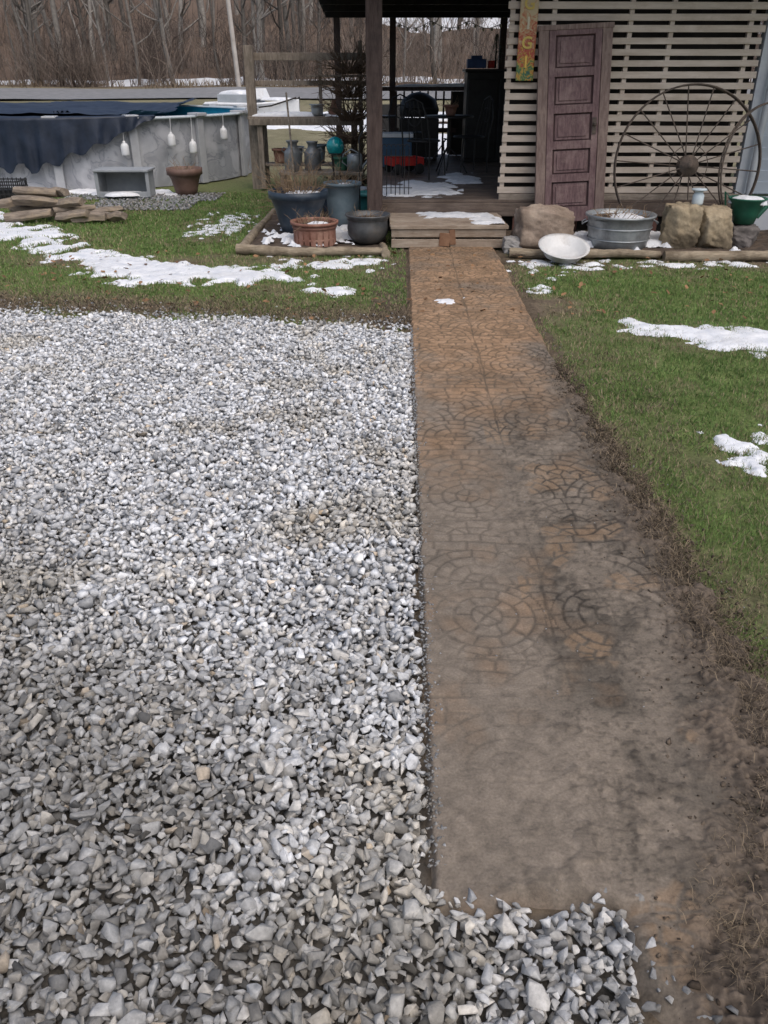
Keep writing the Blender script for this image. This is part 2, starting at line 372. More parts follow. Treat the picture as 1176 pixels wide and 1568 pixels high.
grm=mat_attr('grass_mat',.7,30,.25,0,.25)
def grasscol(x,y,n,dm):
    t=rng.uniform(0,1,n); p=fbm(x,y,1.7,3,91); q=fbm(x,y,4.5,3,92)
    c=mix((.080,.150,.038),(.175,.255,.080),t)*(.72+.56*q)[:,None]
    dry=rng.uniform(0,1,n)<(.18+.75*dm+.5*(p-.5))
    d=mix((.18,.145,.09),(.36,.30,.19),t); c[dry]=d[dry]
    return c
def pathzone(x,y): return (x>xl(y)-.02)&(x<xl(y)+.875)&(y>1.0)
def grass_region(x0,x1,y0,y1,N,hh,ww):
    x=rng.uniform(x0,x1,N); y=rng.uniform(y0,y1,N)
    dm=dirt(x,y); k=(~in_gravel(x,y))&(~pathzone(x,y))&(rng.uniform(0,1,N)>dm*1.0)&keep(x,y)
    k&=fbm(x,y,11,3,93)+rng.uniform(-.25,.25,N)>.40
    k&=~((x>.5)&(x<xl(y)+np.interp(y,UEY,[1.3,1.2,1.1,1.0,.96,.92,.88,.87,.865])))
    k&=~((x>-1.45)&(x<.0)&(y>8.3)); k&=~((x>1.1)&(y>8.05))
    x=x[k];y=y[k];dm=dm[k]; n=len(x)
    return x,y,rng.uniform(.5,1.3,n)*hh,rng.uniform(.6,1.3,n)*ww,grasscol(x,y,n,dm)
parts=[grass_region(.9,2.8,.9,3.2,120000,.024,.0027),grass_region(.9,4.2,3.2,5.6,115000,.026,.0038),grass_region(.9,5,5.6,8.4,90000,.028,.0055),
 grass_region(-4.5,.3,5.4,8.4,120000,.026,.0058),grass_region(-6.5,.2,8.4,13,110000,.032,.009)]
N=4200; x=rng.uniform(.60,1.3,N); y=rng.uniform(.62,1.5,N); k=(fbm(x,y,9,3,77)>.52)&(x>np.interp(y,[.6,1.0,1.25,1.5],[.66,.66,.82,.98])); x=x[k];y=y[k]; n=len(x)
parts.append((x,y,rng.uniform(.015,.035,n)+.02,np.full(n,.0022),grasscol(x,y,n,np.full(n,.3))*.8))
cat=[np.concatenate([p[i] for p in parts]) for i in range(5)]
blades('grass',*cat,grm)
y1=rng.uniform(1.25,3.8,9000); x1=xl(y1)+.97+(fbm(y1*0,y1,5,3,71)-.5)*.14+rng.normal(0,.05,9000)
k=fbm(x1,y1,6,3,95)>.40; x1=x1[k];y1=y1[k]
x2=rng.uniform(.60,1.35,12000); y2=rng.uniform(.62,1.5,12000); k=(fbm(x2,y2,6,3,96)>.43)&(x2>np.interp(y2,[.75,1.0,1.25,1.5],[.64,.60,.74,1.0])); x2=x2[k];y2=y2[k]
x3=rng.uniform(.95,1.6,2500); y3=rng.uniform(1.2,5,2500)
x4=rng.uniform(-3.3,.2,4500); y4=gravel_top(x4)+.1+np.abs(rng.normal(0,.28,4500))
xx=np.concatenate([x1,x2,x3,x4]); yy=np.concatenate([y1,y2,y3,y4]); n=len(xx)
blades('dry_grass',xx,yy,rng.uniform(.02,.065,n),rng.uniform(.0010,.0021,n)*np.clip(yy/1.8,1,4),mix((.055,.042,.030),(.27,.21,.14),rng.uniform(0,1,n)**1.6),grm,lie=rng.uniform(1.1,1.5,n),zoff=rng.uniform(.014,.040,n))
n=320; x=rng.uniform(-4,3.4,n); y=rng.uniform(5.8,8.4,n); k=~in_gravel(x,y); x=x[k];y=y[k]; n=len(x)
lv=[np.array([[0,-.5,0],[.3,-.1,.12],[.22,.3,.08],[0,.55,.15],[-.25,.28,.1],[-.3,-.1,.14]])]; lf=[np.array([[0,1,2],[0,2,3],[0,3,4],[0,4,5]])]
V,F2,C2=replicate(lv,lf,np.stack([x,y,np.full(n,.022)],-1),rotm(rng.uniform(0,6.28,n),rng.normal(0,.3,n),rng.normal(0,.3,n)),np.repeat(rng.uniform(.03,.06,n)[:,None],3,1),mix((.12,.06,.03),(.28,.16,.08),rng.uniform(0,1,n)),np.zeros(n,int))
mesh_np('fallen_leaves',V,F2,mat_attr('leaf_mat',.7,30,.2,0),C2)
# ------------------------------------------------------------ snow
smat=mat('snow_mat',(.60,.63,.68),(.80,.81,.83),9,.6,.6,spec=.3,bscale=50,dirt=(.58,.58,.58),dpos=(.5,.75))
def poly_sd(px,py,P):
    P=np.array(P,float); d=np.full(px.shape,1e9); ins=np.zeros(px.shape,bool)
    for i in range(len(P)):
        a=P[i]; b=P[(i+1)%len(P)]; e=b-a
        t=np.clip(((px-a[0])*e[0]+(py-a[1])*e[1])/(e@e+1e-12),0,1)
        d=np.minimum(d,np.hypot(px-a[0]-t*e[0],py-a[1]-t*e[1]))
        c=((a[1]>py)!=(b[1]>py))&(px<(b[0]-a[0])*(py-a[1])/(b[1]-a[1]+1e-12)+a[0]); ins^=c
    return np.where(ins,d,-d)
SV=[];SF=[];so_=0
def snow(P,step=.02,amp=.18,bias=0,th=.03,ns=5,z0=0,seed=0,cap=.12):
    global so_
    P=np.array(P,float); a=P.min(0)-.15*(z0<.2); b=P.max(0)+.15*(z0<.2)
    x,y,f=grid(np.arange(a[0],b[0],step),np.arange(a[1],b[1],step))
    m=poly_sd(x,y,P)+(fbm(x,y,ns,5,100+seed)-.5)*amp+bias
    z=terr(x,y)+z0-.012+(fbm(x,y,2,3,8)-.5)*.03*(z0==0)+np.clip(m/cap,-.2,1)**1*th+np.where(m>0,.008*np.sqrt(np.clip(m/cap,0,1)),0)+.004+(fbm(x,y,14,3,7)-.5)*.018*np.clip(m/cap,0,1)
    kf=(m[f]>0).any(1); f=f[kf]
    if len(f)==0: return
    u=np.unique(f); mp=np.full(len(x),-1); mp[u]=np.arange(len(u))
    SV.append(np.stack([x,y,z],-1)[u]); SF.append(mp[f]+so_); so_+=len(u)
snow([(-6,11.4),(-5.1,11.3),(-4.12,10),(-3.53,9.3),(-3.03,8.6),(-2.5,8.2),(-1.6,7.85),(-.64,7.38),(-.24,6.84),(-.25,6.6),(-.77,6.95),(-1.63,7.08),(-2.27,6.93),(-2.81,7.38),(-3.34,8.27),(-3.83,8.9),(-4.2,9.1),(-6,8.9)],amp=.95,bias=-.10,seed=1,th=.016,step=.016)
snow([(1.70,5.92),(2.17,5.85),(2.53,5.7),(3.1,5.55),(3.1,4.9),(2.5,4.95),(2.2,5.15),(2.0,5.4),(1.78,5.65)],amp=.55,seed=2,th=.014,step=.014,bias=-.04)
snow([(1.6,3.75),(1.73,3.72),(1.82,3.5),(1.72,3.3),(1.6,3.45)],step=.008,amp=.38,bias=-.03,seed=3,th=.012,ns=10,cap=.06)
snow([(1.8,3.8),(2.2,3.85),(2.2,3.3),(1.9,3.4)],step=.01,amp=.5,bias=-.09,seed=4,ns=9,th=.012)
snow([(.40,6.4),(.56,6.38),(.57,6.27),(.43,6.28)],step=.01,amp=.12,seed=5,z0=.028,th=.006,ns=12,cap=.04)
snow([(.6,6.8),(.66,6.8),(.66,6.2),(.62,6.2)],step=.01,amp=.12,bias=-.03,seed=55,z0=.028,th=.006,ns=12,cap=.04)
snow([(-1.2,8.25),(.2,8.3),(.2,7.4),(-.5,7.5),(-1.5,7.6)],amp=.9,bias=-.25,seed=6,ns=8,th=.010,step=.014)
snow([(1.1,8.2),(1.6,8.2),(3.8,7.95),(3.8,7.6),(1.6,7.5),(1.35,6.6),(1.2,6.6)],amp=.9,bias=-.22,seed=7,ns=8,th=.010,step=.014)
snow([(-2.3,11),(-1.5,11),(-1.5,9.1),(-2.3,9.3)],step=.018,amp=1.3,bias=-.32,seed=8,ns=13,th=.006)
snow([(-8,13.1),(-3.2,13.1),(-3.0,12.6),(-8,12.4)],step=.03,amp=.7,bias=-.02,seed=9,th=.04)
snow([(-1.35,9.9),(-.1,9.9),(-.1,8.4),(-1.35,8.4)],step=.015,amp=1.0,bias=-.3,seed=10,ns=9,th=.03,z0=.055)
snow([(1.3,9.3),(3.8,9.3),(3.8,8.15),(1.3,8.2)],step=.015,amp=1.0,bias=-.3,seed=11,ns=8,th=.04,z0=.055)
snow([(-.1,9.65),(.55,9.6),(.95,9.9),(.8,10.9),(.3,11.2),(-.1,10.6)],step=.018,amp=.75,bias=-.10,seed=21,ns=5,th=.012,z0=.372)
snow([(.7,10.8),(1.3,10.8),(1.3,12.3),(.6,12.2)],step=.018,amp=.6,bias=-.16,seed=22,ns=5,th=.01,z0=.372)
snow([(.35,9.38),(1.22,9.38),(1.24,8.98),(.5,9.05)],step=.012,amp=.3,bias=-.01,seed=23,ns=6,th=.016,z0=.243)
snow([(.9,8.95),(1.24,8.95),(1.24,8.6),(.95,8.62)],step=.012,amp=.3,bias=.02,seed=24,ns=7,th=.016,z0=.243)
snow([(-60,46.5),(40,49),(40,56),(-60,53)],step=.25,amp=5,bias=-2.0,seed=12,ns=.5,th=.06,cap=.5)
snow([(-12,24),(8,24),(8,36),(-12,34)],step=.12,amp=3.5,bias=-1.9,seed=13,ns=.8,th=.05,cap=.5)
snow([(-3,62),(40,62),(40,100),(-3,100)],step=.6,amp=14,bias=-5.0,seed=14,ns=.12,th=.3,cap=1.)
snow([(-.5,18),(5,18),(5,26),(-.5,26)],step=.08,amp=3,bias=-1.3,seed=15,ns=.9,th=.04,cap=.3)
mesh_np('snow',np.concatenate(SV),np.concatenate(SF),smat,None,True)
def snowcap(mb,c,rx,ry,h,mi,seed=0,seg=24,flat=.3):
    V=[];F=[];rd=random.Random(seed); ph=rd.uniform(0,6)
    for jn_ in range(6):
        t=jn_/5; rr=math.cos(t*math.pi/2)**.6 if jn_<5 else .001
        for k in range(seg):
            a=2*math.pi*k/seg; w_=1+.2*math.sin(2*a+ph)+.12*math.sin(5*a+2*ph)+.07*math.sin(9*a+ph)
            V.append((c[0]+rx*rr*w_*math.cos(a),c[1]+ry*rr*w_*math.sin(a),c[2]+h*math.sin(t*math.pi/2)*(1+.25*math.sin(3*a+ph)*(1-t))))
    for jn_ in range(5):
        for k in range(seg): F.append((jn_*seg+k,jn_*seg+(k+1)%seg,(jn_+1)*seg+(k+1)%seg,(jn_+1)*seg+k))
    mb.add(V,F,mi,True)
# ------------------------------------------------------------ woods
def tube_np(P,r,sd=4):
    P=np.array(P,float); n=len(P); t=np.gradient(P,axis=0); t/=np.linalg.norm(t,axis=1)[:,None]+1e-9
    up=np.cross(t,[.31,.77,.2]); up/=np.linalg.norm(up,axis=1)[:,None]+1e-9; w_=np.cross(t,up)
    a=np.arange(sd)*2*np.pi/sd
    V=P[:,None]+(up[:,None]*np.cos(a)[None,:,None]+w_[:,None]*np.sin(a)[None,:,None])*np.array(r)[:,None,None]
    F=[]
    for j_ in range(n-1):
        for k in range(sd): F.append((j_*sd+k,j_*sd+(k+1)%sd,(j_+1)*sd+(k+1)%sd,(j_+1)*sd+k))
    return V.reshape(-1,3),np.array(F)
def assemble(lst):
    VV=[];FF=[];o=0
    for v,f in lst: VV.append(v);FF.append(f+o);o+=len(v)
    return np.concatenate(VV),np.concatenate(FF)
def gen_tree(seed):
    rd=random.Random(seed); L=[]; Hh=rd.uniform(9,14); r=rd.uniform(.07,.16); n=8
    lx,ly=rd.uniform(-.06,.06),rd.uniform(-.06,.06); P=[]; x=y=0
    for i in range(n):
        z=Hh*i/(n-1); P.append((x,y,z)); x+=lx*Hh/n+rd.uniform(-.15,.15); y+=ly*Hh/n+rd.uniform(-.15,.15)
    L.append(tube_np(P,[r*(1-.85*i/(n-1)) for i in range(n)],5))
    def br(p,d,ln,r,dep):
        Q=[p]; q=p
        for i in range(3):
            d=d+Vector((rd.uniform(-.25,.25),rd.uniform(-.25,.25),.12+rd.uniform(-.1,.2))); d.normalize()
            q=q+d*ln/3; Q.append(q)
        L.append(tube_np([tuple(a) for a in Q],[r,r*.75,r*.5,r*.2],3))
        if dep>0:
            for i in range(rd.randint(4,6)):
                b=Q[rd.randint(1,3)]
                dd=(d+Vector((rd.uniform(-1,1),rd.uniform(-1,1),rd.uniform(-.3,.6)))).normalized()
                br(b,dd,ln*rd.uniform(.35,.6),r*.45,dep-1)
    for i in range(13):
        t=rd.uniform(.15,.98); k=min(int(t*(n-1)),n-2); fr_=t*(n-1)-k
        p=Vector(P[k]).lerp(Vector(P[k+1]),fr_); a=rd.uniform(0,6.28)
        br(p,Vector((math.cos(a),math.sin(a),rd.uniform(.2,.9))).normalized(),rd.uniform(1.2,3.4)*(1.15-.6*t),r*(1-.8*t)*.5+.008,1)
    return assemble(L)
TV=[gen_tree(i) for i in range(9)]
def gen_bush(seed):
    rd=random.Random(seed); L=[]
    for i in range(9):
        a=rd.uniform(0,6.28); d=Vector((math.cos(a)*rd.uniform(.1,.6),math.sin(a)*rd.uniform(.1,.6),1)).normalized()
        p=Vector((rd.uniform(-.5,.5),rd.uniform(-.5,.5),0)); Q=[p]; h=rd.uniform(.9,3.2)
        for s_ in range(3):
            d=(d+Vector((rd.uniform(-.3,.3),rd.uniform(-.3,.3),rd.uniform(-.1,.15)))).normalized(); p=p+d*h/3; Q.append(p)
        L.append(tube_np([tuple(q) for q in Q],[.02,.015,.011,.005],3))
        for m in range(4):
            b=Q[rd.randint(1,2)].lerp(Q[3],rd.uniform(0,.6)); dd=(d+Vector((rd.uniform(-1,1),rd.uniform(-1,1),rd.uniform(-.6,.6)))).normalized()
            e=b+dd*rd.uniform(.3,.9); L.append(tube_np([tuple(b),tuple((b+e)/2+Vector((0,0,.03))),tuple(e)],[.010,.008,.004],3))
    return assemble(L)
BV=[gen_bush(50+i) for i in range(8)]
bark=mat_attr('bark_mat',.9,6,.3,0,.1)
def woods(name,VS,N,y0,y1,s0,s1,ca,cb,power=1.0):
    y=y0+(y1-y0)*rng.uniform(0,1,N)**power; x=rng.uniform(-1,1,N)*(y*.60+6)
    z=terr(x,y)-.1; n=N
    s=np.repeat(rng.uniform(s0,s1,n)[:,None],3,1)
    V,F,C=replicate([a for a,b in VS],[b for a,b in VS],np.stack([x,y,z],-1),rotm(rng.uniform(0,6.28,n),rng.normal(0,.06,n),rng.normal(0,.06,n)),s,mix(ca,cb,rng.uniform(0,1,n)),rng.integers(0,len(VS),n))
    return mesh_np(name,V,F,bark,C,True)
woods('distant_trees',TV,350,49.5,120,.8,1.35,(.075,.067,.06),(.32,.30,.275),1.3)
woods('brush_thicket',BV,950,47.8,74,.4,1.35,(.070,.056,.05),(.25,.205,.175),1.5)
n=8000; y=rng.uniform(46.6,50,n); x=rng.uniform(-38,38,n); y=y+.03*x; k=fbm(x,y,.6,3,4)>.5; x=x[k];y=y[k];n=len(x)
blades('dry_weeds',x,y,rng.uniform(.12,.5,n),np.full(n,.03),mix((.12,.085,.06),(.27,.22,.16),rng.uniform(0,1,n)),grm,lie=rng.uniform(.05,.8,n))
mb=MB(); mb.tube([(-7.3,45.9,.5),(-7.5,45.9,4),(-7.75,45.9,9)],[.12,.11,.10],10)
mb.box((-7.7,45.9,8.4),(1.6,.1,.12)); mb.obj('utility_pole',mat('pole_wood',(.36,.33,.30),(.5,.47,.44),3,.9))
# ------------------------------------------------------------ common mats
M_old=mat('weathered_wood',(.17,.14,.11),(.36,.31,.26),6,.85,.6,stretch=(1,6,6),dirt=(.10,.08,.06))
M_oldz=mat('weathered_post',(.15,.125,.10),(.32,.27,.22),6,.85,.5,stretch=(6,6,1),dirt=(.10,.085,.065))
M_step=mat('step_wood',(.26,.205,.155),(.43,.365,.295),5,.8,.4,stretch=(1,8,8),dirt=(.16,.11,.075),dpos=(.42,.7))
M_slat=mat('cream_slat',(.44,.375,.31),(.60,.525,.455),3,.7,.2,stretch=(1,8,8),dirt=(.34,.265,.20),dpos=(.5,.8))
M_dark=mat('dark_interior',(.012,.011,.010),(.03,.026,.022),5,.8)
M_post=mat('dark_post',(.045,.028,.024),(.10,.07,.06),5,.7,.3,stretch=(6,6,1),dirt=(.03,.02,.018))
M_black=mat('black_metal',(.012,.012,.013),(.025,.025,.026),9,.45)
M_iron=mat('rusty_iron',(.045,.038,.034),(.12,.09,.07),22,.7,.3)
M_galv=mat('galvanized',(.26,.29,.31),(.42,.45,.47),9,.45,.1,metal=.5,dirt=(.18,.17,.16))
M_deck=mat('deck_board',(.085,.062,.05),(.20,.155,.125),4,.5,.3,stretch=(1,8,8),dirt=(.07,.048,.036),dpos=(.4,.65))
M_soil=mat('bed_soil',(.035,.026,.02),(.11,.08,.058),14,.95,1.0,bscale=40)
M_white=mat('white_plastic',(.60,.62,.64),(.72,.73,.74),5,.45,dirt=(.5,.48,.45))
M_red=mat('red_paint',(.42,.02,.02),(.5,.04,.03),8,.4)
# ------------------------------------------------------------ house
house=empty('porch_house')
mb=MB(); z=.46
while z<3.3:
    e1=random.uniform(-.012,.012); e2=random.uniform(-.012,.012)
    mb.box((2.56+(e1+e2)/2,9.5,z+random.uniform(-.004,.004)),(2.60+e1-e2,.02,.062+random.uniform(-.004,.003)),0,(0,random.uniform(-.0025,.0025),0)); z+=.1015
mb.obj('slat_wall',[M_slat],house,.003)
mb=MB()
for xx_ in (1.30,1.72,2.5,2.92,3.72): mb.box((xx_,9.535,1.9),(.045,.05,2.9),0)
mb.obj('studs',[M_slat],house)
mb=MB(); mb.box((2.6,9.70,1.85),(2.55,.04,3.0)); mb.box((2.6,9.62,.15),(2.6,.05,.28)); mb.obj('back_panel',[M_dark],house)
mb=MB(); mb.box((2.6,9.50,.375),(2.66,.05,.09)); 
for xx_ in np.arange(1.5,3.9,.3): mb.box((xx_,9.47,.14),(.12,.03,.30),1)
mb.obj('sill_beam',[M_old,mat('skirt_board',(.10,.05,.04),(.18,.09,.07),6,.8)],house,.004)
mb=MB(); zz=.42
while zz<4:
    mb.box((5.6,9.56,zz+.055),(3.3,.02,.125),0,(math.radians(7),0,0)); zz+=.115
mb.box((5.6,9.66,2.2),(3.3,.12,3.6),0)
mb.box((3.93,9.55,2.2),(.10,.12,3.6),1); mb.box((5.6,9.56,.2),(3.4,.14,.36),1)
mb.obj('siding_wall',[mat('blue_grey_siding',(.34,.39,.45),(.42,.47,.52),3,.6),mat('white_trim',(.40,.43,.48),(.52,.55,.57),4,.6)],house,.003)
mb=MB()
V=[(-.95,8.2,2.95),(8,8.2,2.95),(8,15.1,2.40),(-.95,15.1,2.40)]; V2=[(x,y,z+.14) for x,y,z in V]
mb.add(V+V2,[(3,2,1,0),(4,5,6,7),(0,1,5,4),(1,2,6,5),(2,3,7,6),(3,0,4,7)],0)
for yy_ in np.arange(8.5,15,.6):
    zz=2.95-(yy_-8.2)*.55/6.9; mb.box((3.5,yy_,zz-.06),(8.8,.045,.11),0)
mb.obj('porch_roof',[mat('roof_dark',(.014,.012,.011),(.03,.026,.022),6,.9,.3)],house)
mb=MB(); mb.box((-.10,9.33,1.5),(.165,.165,2.9)); mb.obj('porch_post',[M_post],house,.008)
mb=MB(); 
for xp in (.14,1.9,3.6): mb.box((xp,14.9,1.35),(.1,.1,2.1))
mb.box((-.75,14.9,1.2),(.1,.1,2.4)); mb.obj('back_posts',[M_post],house,.005)
mb=MB(); yy_=9.47; 
while yy_<15:
    mb.box((1.9,yy_+.068,.345+random.uniform(-.002,.002)),(4.1,.130,.03),0,(0,0,0)); yy_+=.14
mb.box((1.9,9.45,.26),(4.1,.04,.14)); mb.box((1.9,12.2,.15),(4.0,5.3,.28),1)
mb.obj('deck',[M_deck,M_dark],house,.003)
mb=MB(); mb.box((2.55,14.82,.85),(2.9,.06,.95),0); 
mb.box((1.8,14.75,1.36),(4.0,.09,.06),1); mb.box((.65,14.8,.75),(1.1,.04,.07),1)
for xx_ in np.arange(.2,1.2,.13): mb.box((xx_,14.8,.85),(.03,.03,.95),1)
snowcap(mb,(1.3,14.72,1.39),.5,.05,.05,2,3); snowcap(mb,(.5,14.72,1.39),.25,.05,.04,2,8)
mb.obj('porch_railing',[M_dark,M_post,smat],house)
mb=MB(); mb.tube([(-.1,9.4,2.2),(.35,9.4,2.75)],.035,4,0,False); mb.tube([(-.1,9.4,2.2),(-.5,9.4,2.75)],.035,4,0,False); mb.obj('post_braces',[M_post],house)
mb=MB(); P=[(.15+1.75*i/40,14.6,2.30-.10*abs(math.sin(i/40*math.pi*3))) for i in range(41)]; mb.tube(P,.006,4,1)
for i in range(2,40,3): mb.lathe([(0,-.05),(.016,-.045),(.022,-.025),(.012,0),(0,0)],P[i],10,0)
mb.obj('string_lights',[mat('bulb_glass',(.5,.45,.35),(.6,.55,.45),5,.2),M_black])
mb=MB()
for k,yy_ in enumerate((8.61,8.755,8.90,9.045,9.19,9.335)): mb.box((.66+random.uniform(-.008,.008),yy_,.215),(1.20,.134,.035),0,(0,0,random.uniform(-.003,.003)))
mb.box((.66,8.575,.155),(1.17,.03,.078),0); mb.box((.345,8.572,.055),(.54,.03,.085),0); mb.box((.96,8.572,.055),(.56,.03,.085),0)
mb.box((.62,8.553,.095),(.11,.012,.13),1,(0,.06,0)); mb.box((.70,8.553,.12),(.06,.012,.15),1,(0,-.1,0)); mb.box((.1,8.98,.1),(.03,.8,.19),0); mb.box((1.22,8.98,.1),(.03,.8,.19),0)
mb.obj('wooden_step',[M_step,mat('brown_patch',(.16,.08,.045),(.26,.15,.09),12,.8,.3)],None,.004)
# ------------------------------------------------------------ old door
M_door=mat('old_door_paint',(.080,.042,.046),(.19,.12,.12),9,.6,.5,stretch=(5,3,1),dirt=(.30,.22,.20),dpos=(.5,.72))
M_case=mat('door_casing',(.12,.08,.07),(.25,.185,.16),7,.7,.4,stretch=(6,4,1),dirt=(.32,.25,.21),dpos=(.52,.75))
M_dshadow=mat('panel_groove',(.05,.028,.029),(.085,.05,.05),7,.8)
mb=MB(); W=.74; Hd=1.86
mb.box((0,.004,Hd/2),(W-.2,.014,Hd-.02),3)
for s_ in(-1,1): mb.box((s_*(W/2-.05),-.01,Hd/2),(.10,.05,Hd),1); mb.box((s_*(W/2-.138),-.010,Hd/2),(.066,.044,Hd-.02),0)
pan=[(.15,.40),(.48,.72),(.80,1.06),(1.14,1.40),(1.48,1.77)]
rails=[(0,.15),(.40,.48),(.72,.80),(1.06,1.14),(1.40,1.48),(1.77,1.86)]
for a,b in rails: mb.box((0,-.010,(a+b)/2),(W-.342,.044,b-a-.002),0)
for a,b in pan:
    h=b-a; w2=W-.34
    mb.box((0,-.010,(a+b)/2),(w2-.10,.026,h-.08),0); mb.box((0,-.006,(a+b)/2),(w2-.04,.014,h-.025),0)
mb.lathe([(0,.05),(.018,.045),(.022,.03),(.01,.02),(.01,0)],(.225,-.03,.95),12,2,(math.radians(90),0,0)); mb.box((.225,-.035,.93),(.045,.006,.16),2)
mb.box((0,-.012,Hd-.02),(W+.02,.06,.045),1)
ob=mb.obj('old_panel_door',[M_door,M_case,M_iron,M_dshadow],None,.006)
ob.location=(2.01,9.22,.17); ob.rotation_euler=(math.radians(-6.5),math.radians(-2.6),0)
# ------------------------------------------------------------ sign
m,nt_,b=new_mat('sign_paint'); N=nt_.nodes;L=nt_.links
tc=N.new('ShaderNodeTexCoord'); no=N.new('ShaderNodeTexNoise'); no.inputs['Scale'].default_value=14; no.inputs['Distortion'].default_value=2
L.new(tc.outputs['Object'],no.inputs[0]); sp=N.new('ShaderNodeSeparateXYZ'); L.new(tc.outputs['Object'],sp.inputs[0])
ma=N.new('ShaderNodeMath'); ma.operation='MULTIPLY_ADD'; ma.inputs[1].default_value=.9; L.new(sp.outputs['Z'],ma.inputs[0]); L.new(no.outputs['Fac'],ma.inputs[2])
rp=N.new('ShaderNodeValToRGB'); rp.color_ramp.interpolation='EASE'; e=rp.color_ramp.elements
e[0].position=.38;e[0].color=(.02,.09,.08,1); e[1].position=1.;e[1].color=(.45,.36,.22,1)
for p,c in((.5,(.08,.16,.05,1)),(.6,(.42,.27,.05,1)),(.72,(.34,.05,.03,1)),(.86,(.42,.20,.10,1))): q=e.new(p); q.color=c
L.new(ma.outputs[0],rp.inputs[0]); L.new(rp.outputs[0],b.inputs['Base Color']); b.inputs['Roughness'].default_value=.5
sg=empty('painted_porch_sign'); sg.location=(1.45,9.44,1.55)
mb=MB(); mb.box((0,0,.36),(.18,.02,.78)); mb.box((0,-.004,.75),(.20,.022,.04),1); mb.obj('board',[m,M_iron],sg,.006)
for i,ch in enumerate('GIGI'):
    cu=bpy.data.curves.new('letter','FONT'); cu.body=ch; cu.size=.15; cu.extrude=.003; cu.align_x='CENTER'; cu.offset=.003
    o=bpy.data.objects.new('letter_%d'%(i+1),cu); sc.collection.objects.link(o); o.parent=sg; o.rotation_euler=(math.radians(90),0,0); o.location=(0,-.016,.60-i*.17)
    cu.materials.append(mat('letter_paint%d'%i,[(.5,.38,.10),(.5,.46,.35),(.5,.38,.10),(.6,.38,.08)][i],None,8,.5))
# ------------------------------------------------------------ wagon wheel
mb=MB(); Rw=.76; 
def ringp(r,n=64,y=0): return [(r*math.cos(2*math.pi*k/n),y,r*math.sin(2*math.pi*k/n)) for k in range(n)]
for yo in(-.018,0,.018): mb.tube(ringp(Rw,72,yo),.009,6,0,closed=True)
for k in range(18):
    a=2*math.pi*(k+.3)/18; yo=.05*(1 if k%2 else -1)
    mb.tube([(.07*math.cos(a),yo,.07*math.sin(a)),(Rw*math.cos(a),0,Rw*math.sin(a))],.0065,6)
mb.lathe([(0,-.10),(.035,-.10),(.04,-.09),(.04,-.06),(.10,-.055),(.105,-.04),(.06,-.03),(.055,.03),(.105,.04),(.10,.055),(.04,.06),(.03,.09),(0,.09)],(0,0,0),24,0,(math.radians(90),0,0))
mb.tube(ringp(.2,48,-.03),.004,5,0,closed=True)
ob=mb.obj('wagon_wheel',[M_iron]); ob.location=(3.16,9.08,.74); ob.rotation_euler=(math.radians(-9),math.radians(10),0)
mb=MB(); 
for yo in(-.015,.015): mb.tube(ringp(.66,72,yo),.009,6,0,closed=True)
mb.obj('iron_hoop',[M_iron]); ob=bpy.data.objects['iron_hoop']; ob.location=(3.98,9.0,.68); ob.rotation_euler=(math.radians(-9),0,math.radians(25))
# ------------------------------------------------------------ pots helpers
def stems(mb,c,r,n,h,mi,seed=0,rad=.004,spread=1.):
    rd=random.Random(seed)
    for i in range(n):
        a=rd.uniform(0,6.28); q=rd.uniform(0,r); p=Vector((c[0]+q*math.cos(a),c[1]+q*math.sin(a),c[2]-.02)); d=Vector((math.cos(a)*.5*spread,math.sin(a)*.5*spread,1)).normalized(); P=[p]; hh=h*rd.uniform(.4,1.1)
        for s_ in range(3):
            d=(d+Vector((rd.uniform(-.5,.5),rd.uniform(-.5,.5),rd.uniform(-.45,.2)))).normalized(); p=p+d*hh/3; P.append(p)
        mb.tube(P,[rad,rad*.8,rad*.6,rad*.3],4,mi,cap=False)
        for m in range(2):
            b=P[rd.randint(1,3)]; dd=(d+Vector((rd.uniform(-1,1),rd.uniform(-1,1),rd.uniform(-.6,.5)))).normalized(); mb.tube([b,b+dd*hh*.3],[rad*.6,rad*.2],3,mi,cap=False)
M_stem=mat('dead_stems',(.16,.10,.06),(.34,.25,.16),9,.9)
def pot(name,c,rt,rb,h,m,rim=.02,soil=True,rot=(0,0,0),prof=None,snowf=.0,ns=0,hs=.2,wob=0,seed=0,extra=None):
    mb=MB()
    p=prof or [(0,0),(rb,0),(rb+.25*(rt-rb),h*.25),(rb+.6*(rt-rb),h*.6),(rt-.01,h-rim*1.6),(rt+.012,h-rim*1.5),(rt+.016,h),(rt-.006,h),(rt-.02,h-.05)]
    mb.lathe(p,(0,0,0),32,0,wob=wob)
    if soil: mb.lathe([(0,h-.035),(rt*.5,h-.03),(rt-.012,h-.045)],(0,0,0),24,1,wob=.01)
    if snowf: snowcap(mb,(rt*.15,-.1*rt,h-.05),rt*.7*snowf,rt*.6*snowf,.045,2,seed)
    if ns: stems(mb,(0,0,h-.03),rt*.8,ns,hs,3,seed)
    if extra: extra(mb)
    ob=mb.obj(name,[m,M_soil,smat,M_stem]); ob.location=c; ob.rotation_euler=rot; return ob
M_blue=mat('blue_glaze_pot',(.022,.035,.055),(.045,.065,.09),6,.45,.05,dirt=(.10,.11,.12))
M_blue2=mat('blue_grey_tub',(.11,.155,.185),(.18,.235,.265),6,.5,dirt=(.10,.11,.12))
M_terr=mat('brown_barrel',(.18,.080,.055),(.31,.16,.12),9,.75,.3,dirt=(.38,.24,.18))
pot('large_blue_planter',(-.93,9.3,.04),.31,.19,.44,M_blue,.05,snowf=.85,ns=110,hs=.42,seed=1)
